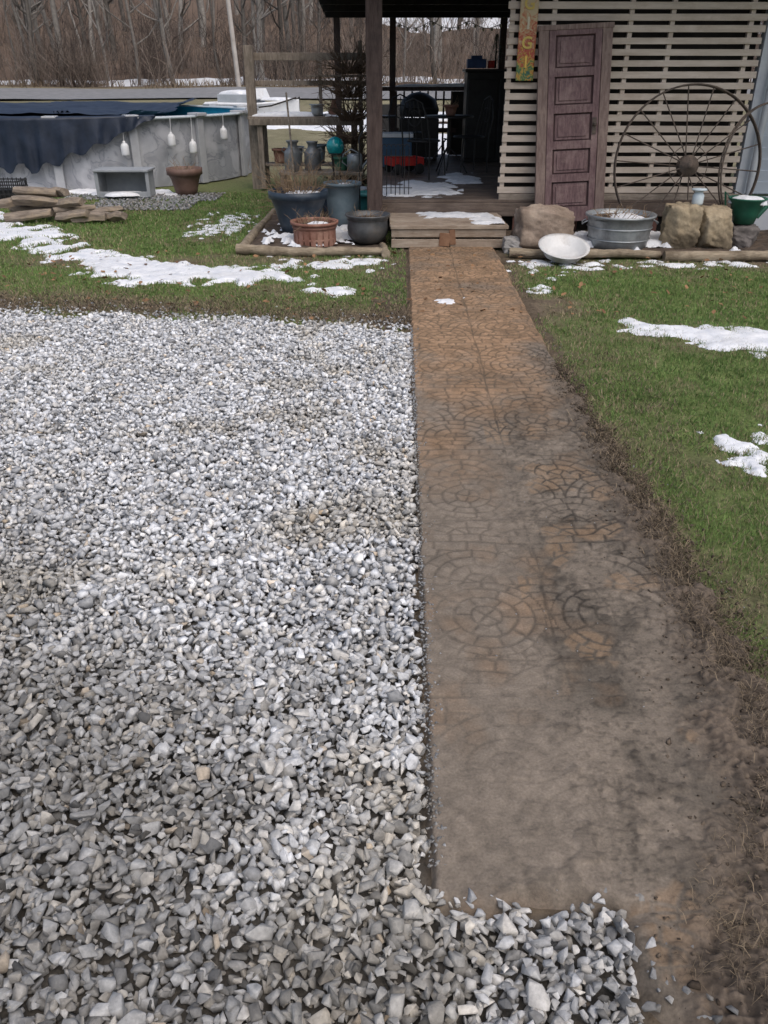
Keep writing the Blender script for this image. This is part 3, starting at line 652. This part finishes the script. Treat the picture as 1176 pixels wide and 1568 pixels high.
pot('galvanized_bucket',(-.47,9.75,.05),.20,.16,.46,M_blue2,.02,snowf=.6,ns=30,hs=.34,seed=2)
def bands(mb):
    for zz_ in(.05,.17): mb.lathe([(.205+zz_*.12,zz_),(.209+zz_*.12,zz_+.002),(.213+zz_*.12,zz_+.025),(.208+zz_*.12,zz_+.027)],(0,0,0),32,0)
    for k in range(20):
        a=2*math.pi*k/20; mb.box((.212*math.cos(a),.212*math.sin(a),.115),(.012,.05,.22),0,(0,0,a))
pot('half_barrel_planter',(-.72,8.72,.02),.235,.19,.235,M_terr,.02,snowf=.6,ns=34,hs=.18,seed=3,extra=bands)
pot('metal_kettle_planter',(-.17,8.78,.02),.23,.14,.29,mat('dark_kettle',(.07,.075,.08),(.15,.155,.16),8,.5,.1,metal=.4,dirt=(.16,.14,.12)),.02,ns=14,hs=.14,seed=4,
    prof=[(0,0),(.10,0),(.16,.03),(.205,.09),(.215,.16),(.205,.22),(.215,.26),(.235,.28),(.235,.295),(.215,.29),(.2,.24)])
pot('brown_flower_pot',(-2.93,12.75,.0),.245,.15,.37,mat('brown_plastic',(.12,.07,.055),(.2,.125,.10),6,.6),.06,ns=20,hs=.2,seed=5)
def tubx(mb):
    for z_ in(.09,.2): mb.lathe([(.295+z_*.12,z_-.008),(.303+z_*.12,z_),(.297+z_*.12,z_+.008)],(0,0,0),40,0)
    for s_ in(-1,1): mb.tube([(s_*.335,-.05,.26),(s_*.375,-.04,.24),(s_*.38,0,.22),(s_*.375,.04,.24),(s_*.335,.05,.26)],.007,6,0)
pot('galvanized_tub',(2.39,8.55,.03),.335,.285,.32,M_galv,.015,snowf=.85,ns=60,hs=.14,seed=6,extra=tubx)
pot('white_enamel_basin',(1.71,7.95,.05),.24,.13,.1,mat('enamel',(.52,.53,.53),(.66,.66,.66),7,.35,dirt=(.34,.31,.28)),.01,soil=False,rot=(math.radians(18),0,.1),prof=[(0,0),(.13,0),(.18,.02),(.215,.09),(.245,.10),(.245,.106),(.21,.10),(.17,.035),(.12,.015),(0,.012)])
def rock(name,c,size,m,seed,sub=5,blocky=.8,rz=0):
    bm=bmesh.new(); bmesh.ops.create_icosphere(bm,subdivisions=sub,radius=1)
    P=np.array([v.co[:] for v in bm.verts]); mx_=np.abs(P).max(1)[:,None]; Q=P*(1-blocky)+P/mx_*.86*blocky
    rs=np.random.default_rng(seed)
    for _ in range(7):
        nn=rs.normal(size=3); nn/=np.linalg.norm(nn); dd=rs.uniform(.78,.98); s_=Q@nn-dd; Q=Q-np.clip(s_,0,9)[:,None]*nn
    n1=fbm(Q[:,0]*1.2+Q[:,2]+seed,Q[:,1]+Q[:,2]*1.3,2.2,4,seed)-.5; n2=fbm(Q[:,0]+Q[:,2]*1.7,Q[:,1]*1.1-Q[:,2],9,3,seed+1)-.5
    Q=Q*(1+n1*.26+n2*.10)[:,None]
    cr,sr=math.cos(rz),math.sin(rz)
    for v,p in zip(bm.verts,Q):
        x_=p[0]*size[0]/2; y_=p[1]*size[1]/2; v.co=Vector((x_*cr-y_*sr,x_*sr+y_*cr,(p[2]*.55+.40)*size[2]))
    me=bpy.data.meshes.new(name); bm.to_mesh(me); bm.free()
    for p in me.polygons: p.use_smooth=True
    me.materials.append(m); ob=bpy.data.objects.new(name,me); sc.collection.objects.link(ob); ob.location=c; return ob
M_sand=mat('sandstone',(.22,.165,.13),(.38,.31,.25),5,.9,.8,dirt=(.15,.11,.08),bscale=30,dpos=(.42,.62))
M_sand2=mat('tan_stone',(.25,.195,.125),(.44,.37,.26),6,.9,.9,dirt=(.11,.085,.055),bscale=25,dpos=(.42,.6))
rock('sandstone_block',(1.63,8.55,0),(.66,.42,.48),M_sand,3,blocky=.95,rz=.1)
rock('tan_boulder',(3.00,8.55,0),(.40,.4,.50),M_sand2,5,blocky=.95,rz=-.1)
rock('tan_boulder',(3.32,8.52,0),(.34,.40,.47),M_sand2,9,blocky=.9,rz=.2)
rock('dark_stone',(3.66,8.6,0),(.34,.34,.27),mat('dark_rock',(.09,.08,.075),(.2,.18,.17),6,.9,.6),12)
rock('small_rock',(1.30,8.45,0),(.22,.2,.16),mat('grey_rock',(.22,.21,.2),(.4,.39,.38),6,.9,.5),14)
mb=MB(); mb.lathe([(0,0),(.05,0),(.055,.02),(.055,.09),(.04,.11),(.04,.13),(.075,.135),(.07,.15),(0,.155)],(0,0,0),20,0); ob=mb.obj('glass_jar_candle',[mat('pale_jar',(.42,.5,.56),(.6,.67,.7),5,.25)]); ob.location=(3.12,8.5,.44)
mb=MB(); mb.lathe([(0,0),(.10,0),(.13,.10),(.17,.22),(.19,.235),(.185,.245),(.165,.235)],(0,0,0),28,0); snowcap(mb,(0,0,.19),.15,.15,.07,1,9)
mb.tube([(-.17,0,.23),(-.24,0,.30),(-.2,0,.1),(-.13,0,.08)],.01,6,0); mb.tube([(.12,0,.06),(.24,0,.2),(.3,0,.26)],[.03,.02,.015],8,0)
ob=mb.obj('green_watering_can',[mat('green_plastic',(.012,.085,.055),(.025,.13,.08),6,.45),smat]); ob.location=(3.66,8.6,.25)
mb=MB(); mb.tube([(4.0,9.42,0.1),(4.0,9.42,1.0),(4.05,9.45,3.0)],.035,10,0); mb.obj('drain_pipe',[mat('pipe_grey',(.35,.38,.42),(.45,.48,.5),4,.5)])
# ------------------------------------------------------------ bed edging logs / soil
M_log=mat('log_bark',(.20,.16,.11),(.37,.31,.23),7,.9,.8,stretch=(1,5,5),dirt=(.10,.075,.05),dpos=(.42,.62))
def log(name,a,b,r):
    mb=MB(); a=Vector(a);b=Vector(b); P=[];rr=[]; ph=random.uniform(0,6)
    for i in range(30):
        t=i/29; P.append(a.lerp(b,t)+Vector((0,.022*math.sin(t*5+ph)+random.uniform(-.004,.004),.008*math.sin(t*7+ph)+random.uniform(-.003,.003)))); rr.append(r*(1-.3*t)*random.uniform(.9,1.1))
    mb.tube(P,rr,14,0); return mb.obj(name,[M_log])
log('log_edging',(-1.48,8.33,.035),(-.02,8.22,.035),.052); log('log_edging',(-1.44,8.4,.03),(-1.42,11.0,.03),.05); log('log_edging',(.02,8.15,.035),(-.02,8.62,.03),.045)
log('log_edging',(1.24,8.2,.035),(2.7,8.08,.035),.05); log('log_edging',(2.72,8.06,.04),(5.2,7.95,.04),.052)
x,y,f=grid(np.arange(-1.42,.05,.03),np.arange(8.3,11,.03)); z_=.03+(fbm(x,y,8,4,3)-.5)*.06
mesh_np('garden_bed_soil',np.stack([x,y,z_],-1),f,M_soil,None,True)
x,y,f=grid(np.arange(1.25,5.2,.03),np.arange(8.12,9.48,.03)); z_=.03+(fbm(x,y,8,4,3)-.5)*.06
mesh_np('garden_bed_soil',np.stack([x,y,z_],-1),f,M_soil,None,True)
# ------------------------------------------------------------ potting area
mb=MB(); mb.box((-.9,12.55,.33),(1.2,.45,.04))
for a in(-1.45,-.35):
    for b_ in(12.37,12.73): mb.box((a,b_,.155),(.06,.06,.31))
mb.obj('low_bench',[M_old],None,.004)
def can(name,x,y,z,s=1):
    mb=MB(); mb.lathe([(0,0),(.12,0),(.125,.01),(.125,.24),(.12,.26),(.07,.31),(.065,.36),(.09,.39),(.09,.40),(0,.405)],(0,0,0),24,0)
    for q in(-1,1): mb.tube([(q*.12,0,.24),(q*.155,0,.27),(q*.13,0,.31),(q*.085,0,.30)],.008,6,0)
    ob=mb.obj(name,[mat('can_metal',(.15,.165,.175),(.28,.29,.30),8,.5,metal=.4,dirt=(.12,.10,.09))]); ob.location=(x,y,z); ob.scale=(s,s,s)
can('milk_can',-1.30,12.5,.35); can('milk_can',-1.03,12.62,.35,.95)
mb=MB(); mb.lathe([(.001,-.12)]+[(.12*math.sin(t*math.pi/12),-.12*math.cos(t*math.pi/12)) for t in range(1,12)]+[(.001,.12)],(0,0,.72),28,0)
for k in range(3):
    a=k*2.09; mb.tube([(.16*math.cos(a),.16*math.sin(a),0),(.05*math.cos(a),.05*math.sin(a),.35),(.09*math.cos(a),.09*math.sin(a),.62)],.008,6,1)
mb.tube([(.09*math.cos(t*.52),.09*math.sin(t*.52),.63) for t in range(12)],.008,6,1,closed=True)
ob=mb.obj('gazing_ball',[mat('teal_glass',(.0,.12,.16),(.02,.42,.42),9,.1,spec=.8),M_black]); ob.location=(-.66,11.9,0)
mb=MB(); mb.lathe([(0,0),(.11,0),(.11,.2),(.09,.23),(.05,.235)],(0,0,0),24,0); mb.tube([(.1,0,.04),(.2,0,.16),(.27,0,.25)],[.022,.016,.012],8,0); mb.lathe([(.012,0),(.04,.03),(0,.034)],(.27,0,.25),12,0,(0,.6,0))
mb.tube([(-.1,0,.06),(-.18,0,.12),(-.16,0,.22),(-.05,0,.29),(.05,0,.24)],.009,6,0); ob=mb.obj('watering_can',[M_galv]); ob.location=(-.42,12.5,.35)
pot('green_flower_pot',(-.62,12.6,.35),.11,.08,.18,mat('green_pot',(.03,.11,.07),(.05,.16,.10),6,.5),.02,ns=6,hs=.2,seed=8)
pot('clay_flower_pot',(-.95,11.6,.0),.13,.09,.2,M_terr,.02,ns=14,hs=.3,seed=9)
pot('grey_flower_pot',(-.35,11.2,.0),.16,.11,.28,M_galv,.02,ns=10,hs=.3,seed=10)
pot('blue_flower_pot',(-.62,10.6,.0),.17,.12,.30,M_blue,.03,ns=20,hs=.35,seed=12,snowf=.4)
pot('small_clay_pot',(-.25,9.25,.03),.10,.07,.15,M_terr,.02,ns=8,hs=.12,seed=13)
pot('teal_flower_pot',(-.20,10.3,.0),.13,.09,.34,mat('teal_pot',(.02,.13,.14),(.05,.19,.19),6,.4),.03,ns=10,hs=.25,seed=14)
mb=MB()
mb.tube([(-1.25,12.2,0),(-1.35,12.5,1.35)],.014,6,0); mb.box((-1.24,12.18,.08),(.16,.02,.2),1,(.2,0,0))
mb.obj('garden_shovel',[M_old,M_iron])
mb=MB(); mb.tube([(-.28,9.9,0),(-.28,9.9,.95),(-.20,9.9,1.08),(-.10,9.9,1.02),(-.08,9.9,.92)],.008,6,0); mb.lathe([(0,-.16),(.05,-.16),(.055,-.14),(.055,-.02),(.03,0),(0,.01)],(-.08,9.9,.92),14,1)
mb.obj('shepherd_hook_lantern',[M_black,M_iron])
mb=MB()
for i in range(7): mb.tube([(-.02+i*.05,9.75,.36),(-.02+i*.05,9.75,.85)],.005,5,0)
for z_ in(.45,.78): mb.tube([(-.04,9.75,z_),(.32,9.75,z_)],.005,5,0)
for i in range(6): mb.tube([(.005+i*.05+.025*math.cos(t*.6),9.75,.87+.03*math.sin(t*.6)) for t in range(6)],.004,5,0)
mb.obj('wire_garden_fence',[M_black])
mb=MB()
for k in range(4): mb.box((-1.15,13.3+k*.14,1.0),(1.75,.132,.035))
mb.box((-1.15,13.22,.95),(1.7,.03,.09))
for a in(-1.85,-.45):
    for b_ in(13.28,13.72): mb.box((a,b_,.5),(.08,.08,.96))
mb.box((-1.98,13.5,.95),(.13,.13,1.98)); mb.box((-.35,13.55,1.0),(.06,.06,2.0)); mb.box((-.95,13.58,1.35),(.05,.05,.8))
mb.box((-1.15,13.6,1.80),(1.8,.035,.10)); mb.box((-1.15,13.6,1.46),(1.8,.035,.06)); mb.box((-.7,13.5,1.55),(.9,.2,.025))
mb.box((-1.85,13.45,.62),(.06,.05,.9),0,(0,.18,0)); mb.box((-1.15,13.5,.35),(1.4,.35,.03))
snowcap(mb,(-1.45,13.5,1.017),.42,.2,.06,1,4); snowcap(mb,(-.7,13.5,1.017),.25,.18,.04,1,5)
mb.obj('potting_table',[M_oldz,smat],None,.004)
pot('small_metal_pail',(-1.0,13.45,1.02),.1,.08,.16,M_galv,.01,soil=False)
for i,(xx_,zz_,c_) in enumerate([(-1.6,.37,M_terr),(-1.35,.37,M_galv),(-1.0,.37,M_blue2),(-.7,.37,M_terr)]): pot('stacked_flower_pot',(xx_,13.5,zz_),.11,.08,.2+.03*i,c_,.02,ns=0)
mb=MB(); mb.lathe([(0,0),(.07,0),(.09,.06),(.05,.12),(.03,.2),(.04,.21)],(0,0,0),16,0); ob=mb.obj('clay_jug',[M_terr]); ob.location=(-.75,13.45,1.02)
mb=MB()
for i in range(6): stems(mb,(-.48,12.95,.1+i*.30),.16,95,.5,0,20+i,.008,1.5)
mb.obj('dead_climbing_vine',[mat('vine_brown',(.06,.04,.028),(.18,.12,.08),9,.9)])
mb=MB(); stems(mb,(-1.05,11.2,.0),.3,120,.5,0,40,.005,1.5); stems(mb,(-.75,10.2,.0),.4,100,.45,0,41,.005,1.5); mb.obj('dead_shrub',[M_stem])
# ------------------------------------------------------------ pool
PC=(-5.3,16.0); PR=2.9
pool=empty('above_ground_pool')
n=360; V=[];F=[]
for k in range(n):
    a=2*math.pi*k/n
    for z_ in(0,.25,.5,.75,.98):
        rr=PR+.006*math.sin(a*120)+.012*(float(vn(np.array([a*14.]),np.array([z_*4]),5)[0])-.5); V.append((PC[0]+rr*math.cos(a),PC[1]+rr*math.sin(a),z_))
for k in range(n):
    for j_ in range(4): q=(k+1)%n; F.append((k*5+j_,q*5+j_,q*5+j_+1,k*5+j_+1))
m,nt_,b=new_mat('pool_wall_mat'); N=nt_.nodes;L=nt_.links; tc=N.new('ShaderNodeTexCoord'); mp=N.new('ShaderNodeMapping'); mp.inputs['Scale'].default_value=(1.,1.,1.1); L.new(tc.outputs['Object'],mp.inputs[0])
no=N.new('ShaderNodeTexNoise'); no.inputs['Scale'].default_value=2.6; no.inputs['Detail'].default_value=7; no.inputs['Distortion'].default_value=1.2; L.new(mp.outputs[0],no.inputs[0])
rp=N.new('ShaderNodeValToRGB'); e=rp.color_ramp.elements; e[0].position=.35;e[0].color=(.27,.28,.305,1);e[1].position=.68;e[1].color=(.46,.47,.50,1); q=e.new(.47); q.color=(.34,.35,.38,1); q=e.new(.5); q.color=(.23,.24,.265,1); q=e.new(.53); q.color=(.37,.38,.41,1)
L.new(no.outputs['Fac'],rp.inputs[0]); L.new(rp.outputs[0],b.inputs['Base Color']); b.inputs['Roughness'].default_value=.45
mesh_np('wall',V,F,m,None,True,pool)
mb=MB(); M_frame=mat('pool_frame',(.32,.33,.35),(.43,.44,.46),4,.45)
for k in range(16):
    a=2*math.pi*(k+.35)/16; mb.box((PC[0]+(PR+.05)*math.cos(a),PC[1]+(PR+.05)*math.sin(a),.49),(.07,.13,.98),0,(0,0,a))
    mb.box((PC[0]+(PR+.02)*math.cos(a),PC[1]+(PR+.02)*math.sin(a),1.01),(.24,.2,.05),0,(0,0,a))
mb.obj('uprights',[M_frame],pool,.01)
mb=MB(); mb.lathe([(PR-.10,.975),(PR-.10,1.0),(PR+.09,1.0),(PR+.09,.965),(PR-.10,.975)],(PC[0],PC[1],0),120,0); mb.obj('top_rail',[mat('rail_mat',(.44,.50,.54),(.54,.59,.62),4,.4)],pool)
mb=MB(); mb.lathe([(PR-.03,.97),(PR-.03,.2)],(PC[0],PC[1],0),120,0); mb.lathe([(PR-.03,.72),(0,.72)],(PC[0],PC[1],0),120,1)
mb.obj('liner_and_water',[mat('blue_liner',(.02,.26,.42),(.04,.36,.52),5,.4),mat('pool_ice',(.05,.24,.34),(.22,.40,.48),2,.25)],pool)
V=[];nu,nv=190,36
for i in range(nu):
    ph=math.radians(-120+157*i/(nu-1)); s_=i/(nu-1); pd=math.degrees(ph)
    L_=np.interp(pd,[-120,-5,3,15,25,33,37],[.74,.72,.66,.50,.26,.10,.03])
    inn_=np.interp(pd,[-120,0,30,37],[2.6,2.2,1.0,.1])
    for k in range(nv):
        t=k/(nv-1)
        if t<.45:
            q=1-t/.45; r_=PR+.10-inn_*q; z_=1.035-.06*min(1,q*1.6)+.02*math.sin(pd*.5+q*7)*q
        else:
            q=(t-.45)/.55; fold=.035*math.sin(pd*1.1+2*math.sin(pd*.2))*q+.03*math.sin(pd*2.7+q*3+math.sin(pd*.7)*2)*q
            r_=PR+.115+.02*q+fold+.03; z_=1.02-L_*q*(1+.10*math.sin(pd*.9)+.05*math.sin(pd*.31))
        V.append((PC[0]+r_*math.sin(ph),PC[1]-r_*math.cos(ph),z_))
F=[(i*nv+k,(i+1)*nv+k,(i+1)*nv+k+1,i*nv+k+1) for i in range(nu-1) for k in range(nv-1)]
M_tarp=mat('blue_tarp',(.008,.014,.028),(.020,.030,.055),5,.5,.7,bscale=7)
mesh_np('tarp',V,F,M_tarp,None,True,pool)
x,y,f=grid(np.arange(-8.3,-3.7,.06),np.arange(13,19.1,.06)); rr=np.hypot(x-PC[0],y-PC[1]); z_=1.05+(fbm(x,y,1.6,4,5)-.5)*.10-.12*sstep(2.7,1.5,rr)+.06*sstep(.35,0,-3.9-x+(fbm(x*0,y,2,2,9)-.5)*.6)
ok=(rr<PR+.14)&(x<-3.95+(fbm(x*0,y,1.5,3,9)-.5)*.9); kf=ok[f].all(1)&(y[f].mean(1)>13.6); f=f[kf]; u=np.unique(f); mp_=np.full(len(x),-1); mp_[u]=np.arange(len(u))
mesh_np('tarp_cover',np.stack([x,y,z_],-1)[u],mp_[f],M_tarp,None,True,pool)
for i,pd in enumerate((27,41,48,61)):
    ph=math.radians(pd); r_=PR+.16; mb=MB()
    zt=[.72,.82,.70,.86][i]
    mb.lathe([(0,-.13),(.055,-.13),(.06,-.11),(.06,-.0),(.045,.03),(.018,.05),(.018,.07),(0,.072)],(0,0,zt-.1),16,0)
    mb.tube([(0,0,zt-.05),(-.0,.06,1.0)],.004,4,0); ob=mb.obj('weight_jug',[M_white],pool); ob.location=(PC[0]+r_*math.sin(ph),PC[1]-r_*math.cos(ph),0)
# ------------------------------------------------------------ storage tub, crate, firewood
mb=MB(); w_,d_,h_=.72,.40,.36
mb.box((0,.19,.2),(w_,.015,.34)); mb.box((-.35,0,.2),(.015,.38,.34)); mb.box((.35,0,.2),(.015,.38,.34)); mb.box((0,0,.03),(w_,.38,.02))
mb.box((0,-.18,.06),(w_,.015,.08)); mb.box((0,0,.375),(w_+.06,.44,.03)); mb.box((-.36,-.18,.2),(.05,.03,.34)); mb.box((.36,-.18,.2),(.05,.03,.34))
mb.box((0,-.0,.05),(.66,.35,.02),1); snowcap(mb,(0,-.16,.05),.3,.14,.05,2,2)
ob=mb.obj('grey_storage_box',[mat('grey_plastic',(.25,.27,.29),(.34,.36,.38),5,.5),M_dark,smat],None,.006); ob.location=(-3.72,12.45,0)
mb=MB()
for s_ in(-1,1):
    for k in range(9): mb.box((-.24+k*.06,s_*.17,.15),(.012,.01,.28)); 
    for k in range(4): mb.box((0,s_*.17,.03+k*.08),(.52,.014,.016))
    for k in range(6): mb.box((s_*.26,-.15+k*.06,.15),(.01,.012,.28))
    for k in range(4): mb.box((s_*.26,0,.03+k*.08),(.014,.34,.016))
mb.box((0,0,.02),(.52,.34,.015)); mb.box((0,0,.1),(.46,.28,.12)); ob=mb.obj('black_crate',[M_black]); ob.location=(-5.25,11.9,.02)
M_fire=mat('firewood_bark',(.12,.095,.075),(.30,.25,.20),8,.9,.8,stretch=(1,5,5),dirt=(.32,.25,.17),dpos=(.5,.66))
for i,(xx_,yy_,zz_,ln,yaw) in enumerate([(-4.3,10.25,.07,.55,.15),(-3.75,10.2,.07,.45,-.35),(-4.3,10.5,.08,.6,.05),(-4.2,10.38,.20,.58,.2),(-3.8,10.45,.09,.5,.35),(-4.25,10.5,.31,.55,-.12),(-3.42,10.5,.07,.42,1.0),(-3.82,10.36,.20,.45,-.5),(-4.5,10.35,.20,.4,.7),(-3.55,10.2,.06,.4,.1),(-4.0,10.55,.30,.4,-.9),(-3.25,10.25,.05,.32,-.6)]):
    mb=MB(); seg=7; rd=random.Random(i); pr=[]
    for k in range(seg):
        a=math.pi*k/(seg-1)*1.0; pr.append((.078*math.cos(a)*rd.uniform(.85,1.15),.072*math.sin(a)*rd.uniform(.85,1.15)))
    pr.append((rd.uniform(-.03,.03),-.05)); m_=len(pr); V=[]
    for x_,s_ in((-ln/2,.85),(-ln/6,1.0),(ln/6,.95),(ln/2,.8)): o1,o2=rd.uniform(-.01,.01),rd.uniform(-.012,.012); V+=[(x_+rd.uniform(-.012,.012),p[0]*s_+o1,p[1]*s_+o2) for p in pr]
    Fq=[tuple(range(m_))[::-1],tuple(range(3*m_,4*m_))]
    for s_ in range(3): Fq+=[(s_*m_+k,s_*m_+(k+1)%m_,(s_+1)*m_+(k+1)%m_,(s_+1)*m_+k) for k in range(m_)]
    mb.add(V,Fq,0)
    ob=mb.obj('firewood_log',[M_fire],None,.006); ob.location=(xx_,yy_,zz_); ob.rotation_euler=(rd.uniform(-.6,.6),rd.uniform(-.12,.12),yaw)
# ------------------------------------------------------------ boat
bt=empty('small_boat'); bt.location=(-3.95,27.5,.20); bt.rotation_euler=(0,0,math.radians(-24))
V=[];F=[];ns=14; prof=[(0,0),(.45,.05),(.62,.25),(.70,.50),(.74,.52),(.66,.56)]
for i in range(ns):
    t=i/(ns-1); wd=(1-max(0,(t-.45)/.55)**2.2)*1; x_=-1.5+3.2*t; rk=max(0,t-.6)*.9
    for s_ in(-1,1):
        for (a,b_) in prof: V.append((x_,s_*a*max(wd,.03),b_+rk*(.4 if b_<.3 else .28)))
m_=len(prof)*2; k_=len(prof)
for i in range(ns-1):
    for j_ in range(k_-1):
        F.append((i*m_+j_,i*m_+j_+1,(i+1)*m_+j_+1,(i+1)*m_+j_)); F.append((i*m_+k_+j_,(i+1)*m_+k_+j_,(i+1)*m_+k_+j_+1,i*m_+k_+j_+1))
    F.append((i*m_+k_-1,i*m_+2*k_-1,(i+1)*m_+2*k_-1,(i+1)*m_+k_-1))
F.append(tuple(range(k_))+tuple(range(2*k_-1,k_-1,-1)))
mb=MB(); mb.add(V,F,0,False); mb.box((-.5,0,.66),(1.3,.9,.22),1); mb.box((.25,0,.78),(.06,.9,.3),0,(0,-.5,0)); snowcap(mb,(-.5,0,.76),.62,.42,.12,2,3); snowcap(mb,(.9,0,.62),.5,.3,.08,2,4)
mb.tube([(-1.45,.73,.42),(.2,.74,.42),(1.0,.6,.5),(1.65,.1,.7)],.025,6,3); mb.tube([(-1.45,-.73,.42),(.2,-.74,.42),(1.0,-.6,.5),(1.65,-.1,.7)],.025,6,3)
ob=mb.obj('hull',[M_white,mat('boat_grey',(.3,.33,.36),(.4,.43,.46),4,.5),smat,M_dark],bt,.015); bt.scale=(.92,.92,1.05)
# ------------------------------------------------------------ porch furniture
def chair(loc,rot):
    mb=MB(); r=.010
    for a in(-.2,.2): mb.tube([(a,.2,0),(a,.2,.45),(a*.95,.26,.7),(a*.6,.28,.9),(0,.29,.95)],r,6); mb.tube([(a*1.1,-.22,0),(a,-.18,.45)],r,6)
    mb.tube([(.21*math.cos(t*.39),.21*math.sin(t*.39),.45) for t in range(16)],.012,6,closed=True)
    for a in(-.1,0,.1): mb.tube([(a,-.18,.45),(a,.19,.45)],.006,5); mb.tube([(a,.2,.45),(a*.9,.25,.7),(a*.5,.28,.92)],.006,5)
    mb.tube([(.09*math.cos(t*.52),.255,.72+.09*math.sin(t*.52)) for t in range(12)],.006,5,closed=True)
    ob=mb.obj('iron_bistro_chair',[M_black]); ob.location=loc; ob.rotation_euler=(0,0,rot)
chair((.52,11.6,.36),2.6); chair((.35,13.2,.36),.4); chair((1.18,12.3,.36),-1.2)
mb=MB(); mb.lathe([(0,.70),(.33,.70),(.34,.71),(.33,.725),(0,.725)],(0,0,0),28); mb.tube([(0,0,.7),(0,0,.25)],.02,8)
for k in range(3): a=k*2.09; mb.tube([(0,0,.35),(.15*math.cos(a),.15*math.sin(a),.2),(.28*math.cos(a),.28*math.sin(a),0)],.01,6)
ob=mb.obj('iron_bistro_table',[M_black]); ob.location=(.88,12.1,.36)
pot('table_flower_pot',(.9,12.1,1.085),.09,.06,.13,M_terr,.02,ns=16,hs=.2,seed=44)
mb=MB(); mb.box((0,0,.32),(.62,.45,.55)); mb.lathe([(.0,.0),(.30,.0),(.32,.1),(.27,.24),(.12,.33),(0,.35)],(0,0,.62),24,sy=.75); mb.box((.5,0,.62),(.3,.4,.03)); mb.box((-.5,0,.62),(.3,.4,.03)); mb.tube([(-.25,-.26,.74),(.25,-.26,.74)],.015,8)
for a in(-.27,.27): mb.box((a,0,.03),(.05,.4,.08))
ob=mb.obj('gas_grill',[M_black],None,.01); ob.location=(.55,14.2,.36)
mb=MB(); mb.box((0,0,.62),(.95,.5,1.24)); mb.box((-.24,-.26,.6),(.44,.02,1.1)); mb.box((.24,-.26,.6),(.44,.02,1.1)); mb.box((0,0,1.26),(1.02,.56,.04)); ob=mb.obj('black_cabinet',[M_black],None,.01); ob.location=(1.72,13.9,.36)
mb=MB(); mb.box((0,0,.22),(.5,.36,.40)); mb.box((0,0,.44),(.54,.40,.05),1); mb.tube([(-.27,0,.34),(-.33,0,.30),(-.27,0,.26)],.01,6,1); ob=mb.obj('patio_cooler',[mat('cooler_blue',(.03,.08,.14),(.05,.11,.19),5,.5),M_white],None,.015); ob.location=(.15,12.9,.36)
mb=MB(); mb.box((0,0,.72),(1.3,.8,.04)); 
for a in(-.58,.58):
    for b_ in(-.33,.33): mb.box((a,b_,.35),(.05,.05,.70))
snowcap(mb,(0,0,.742),.55,.36,.07,1,7)
ob=mb.obj('patio_table',[M_post,smat],None,.004); ob.location=(1.1,18.0,.0)
for i,(a,b_) in enumerate([(.2,17.3),(2.0,17.6)]):
    mb=MB(); mb.box((0,0,.42),(.5,.5,.04)); mb.box((0,.24,.75),(.5,.04,.6),0,(-.15,0,0))
    for s_ in(-1,1):
        mb.box((s_*.24,-.22,.3),(.05,.05,.62)); mb.box((s_*.24,.22,.3),(.05,.05,.62)); mb.box((s_*.27,0,.62),(.07,.5,.03))
    ob=mb.obj('patio_chair',[M_black],None,.004); ob.location=(a,b_,0); ob.rotation_euler=(0,0,.3-1.1*i)
mb=MB(); rd=random.Random(3); mb.tube([(0,0,0),(0,0,.42)],[.015,.004],6,1)
for i in range(1400):
    t=rd.random()**.7; z_=.06+.38*t; a=rd.uniform(0,6.28); R_=.15*(1-t)+.01; p=Vector((R_*rd.uniform(.3,1)*math.cos(a),R_*rd.uniform(.3,1)*math.sin(a),z_)); dd=Vector((math.cos(a),math.sin(a),rd.uniform(-.3,.4)))*.03; sd_=Vector((-math.sin(a),math.cos(a),0))*.007
    mb.add([p-sd_,p+sd_,p+dd],[(0,1,2)],0)
ob=mb.obj('small_artificial_christmas_tree',[mat('needle_green',(.02,.09,.05),(.05,.16,.09),20,.7),M_dark]); ob.location=(1.66,13.7,1.65)
mb=MB(); mb.box((0,0,.06),(.28,.2,.12)); mb.box((.0,0,.14),(.16,.12,.05)); mb.box((.22,0,.05),(.1,.1,.1),1); ob=mb.obj('storage_tin',[mat('blue_tin',(.03,.06,.16),(.05,.1,.25),8,.5),M_red],None,.01); ob.location=(1.38,13.75,1.65)
mb=MB(); 
for s_ in(-1,1): mb.box((0,s_*.15,.16),(.46,.015,.10),0); mb.box((s_*.23,0,.16),(.015,.30,.10),0)
mb.box((0,0,.12),(.46,.3,.015),0)
for sx_ in(-.16,.16):
    for sy_ in(-.18,.18): mb.lathe([(0,-.015),(.065,-.015),(.07,0),(.065,.015),(0,.015)],(sx_,sy_,.07),16,1,(math.radians(90),0,0))
mb.tube([(.23,0,.12),(.42,0,.16),(.62,0,.42)],.01,6,1); mb.tube([(.62,-.06,.42),(.62,.06,.42)],.012,6,1)
ob=mb.obj('red_toy_wagon',[M_red,M_black],None,.004); ob.location=(.28,12.1,.36); ob.rotation_euler=(0,0,.35)
print('verts',sum(len(o.data.vertices) for o in bpy.data.objects if o.type=='MESH'))
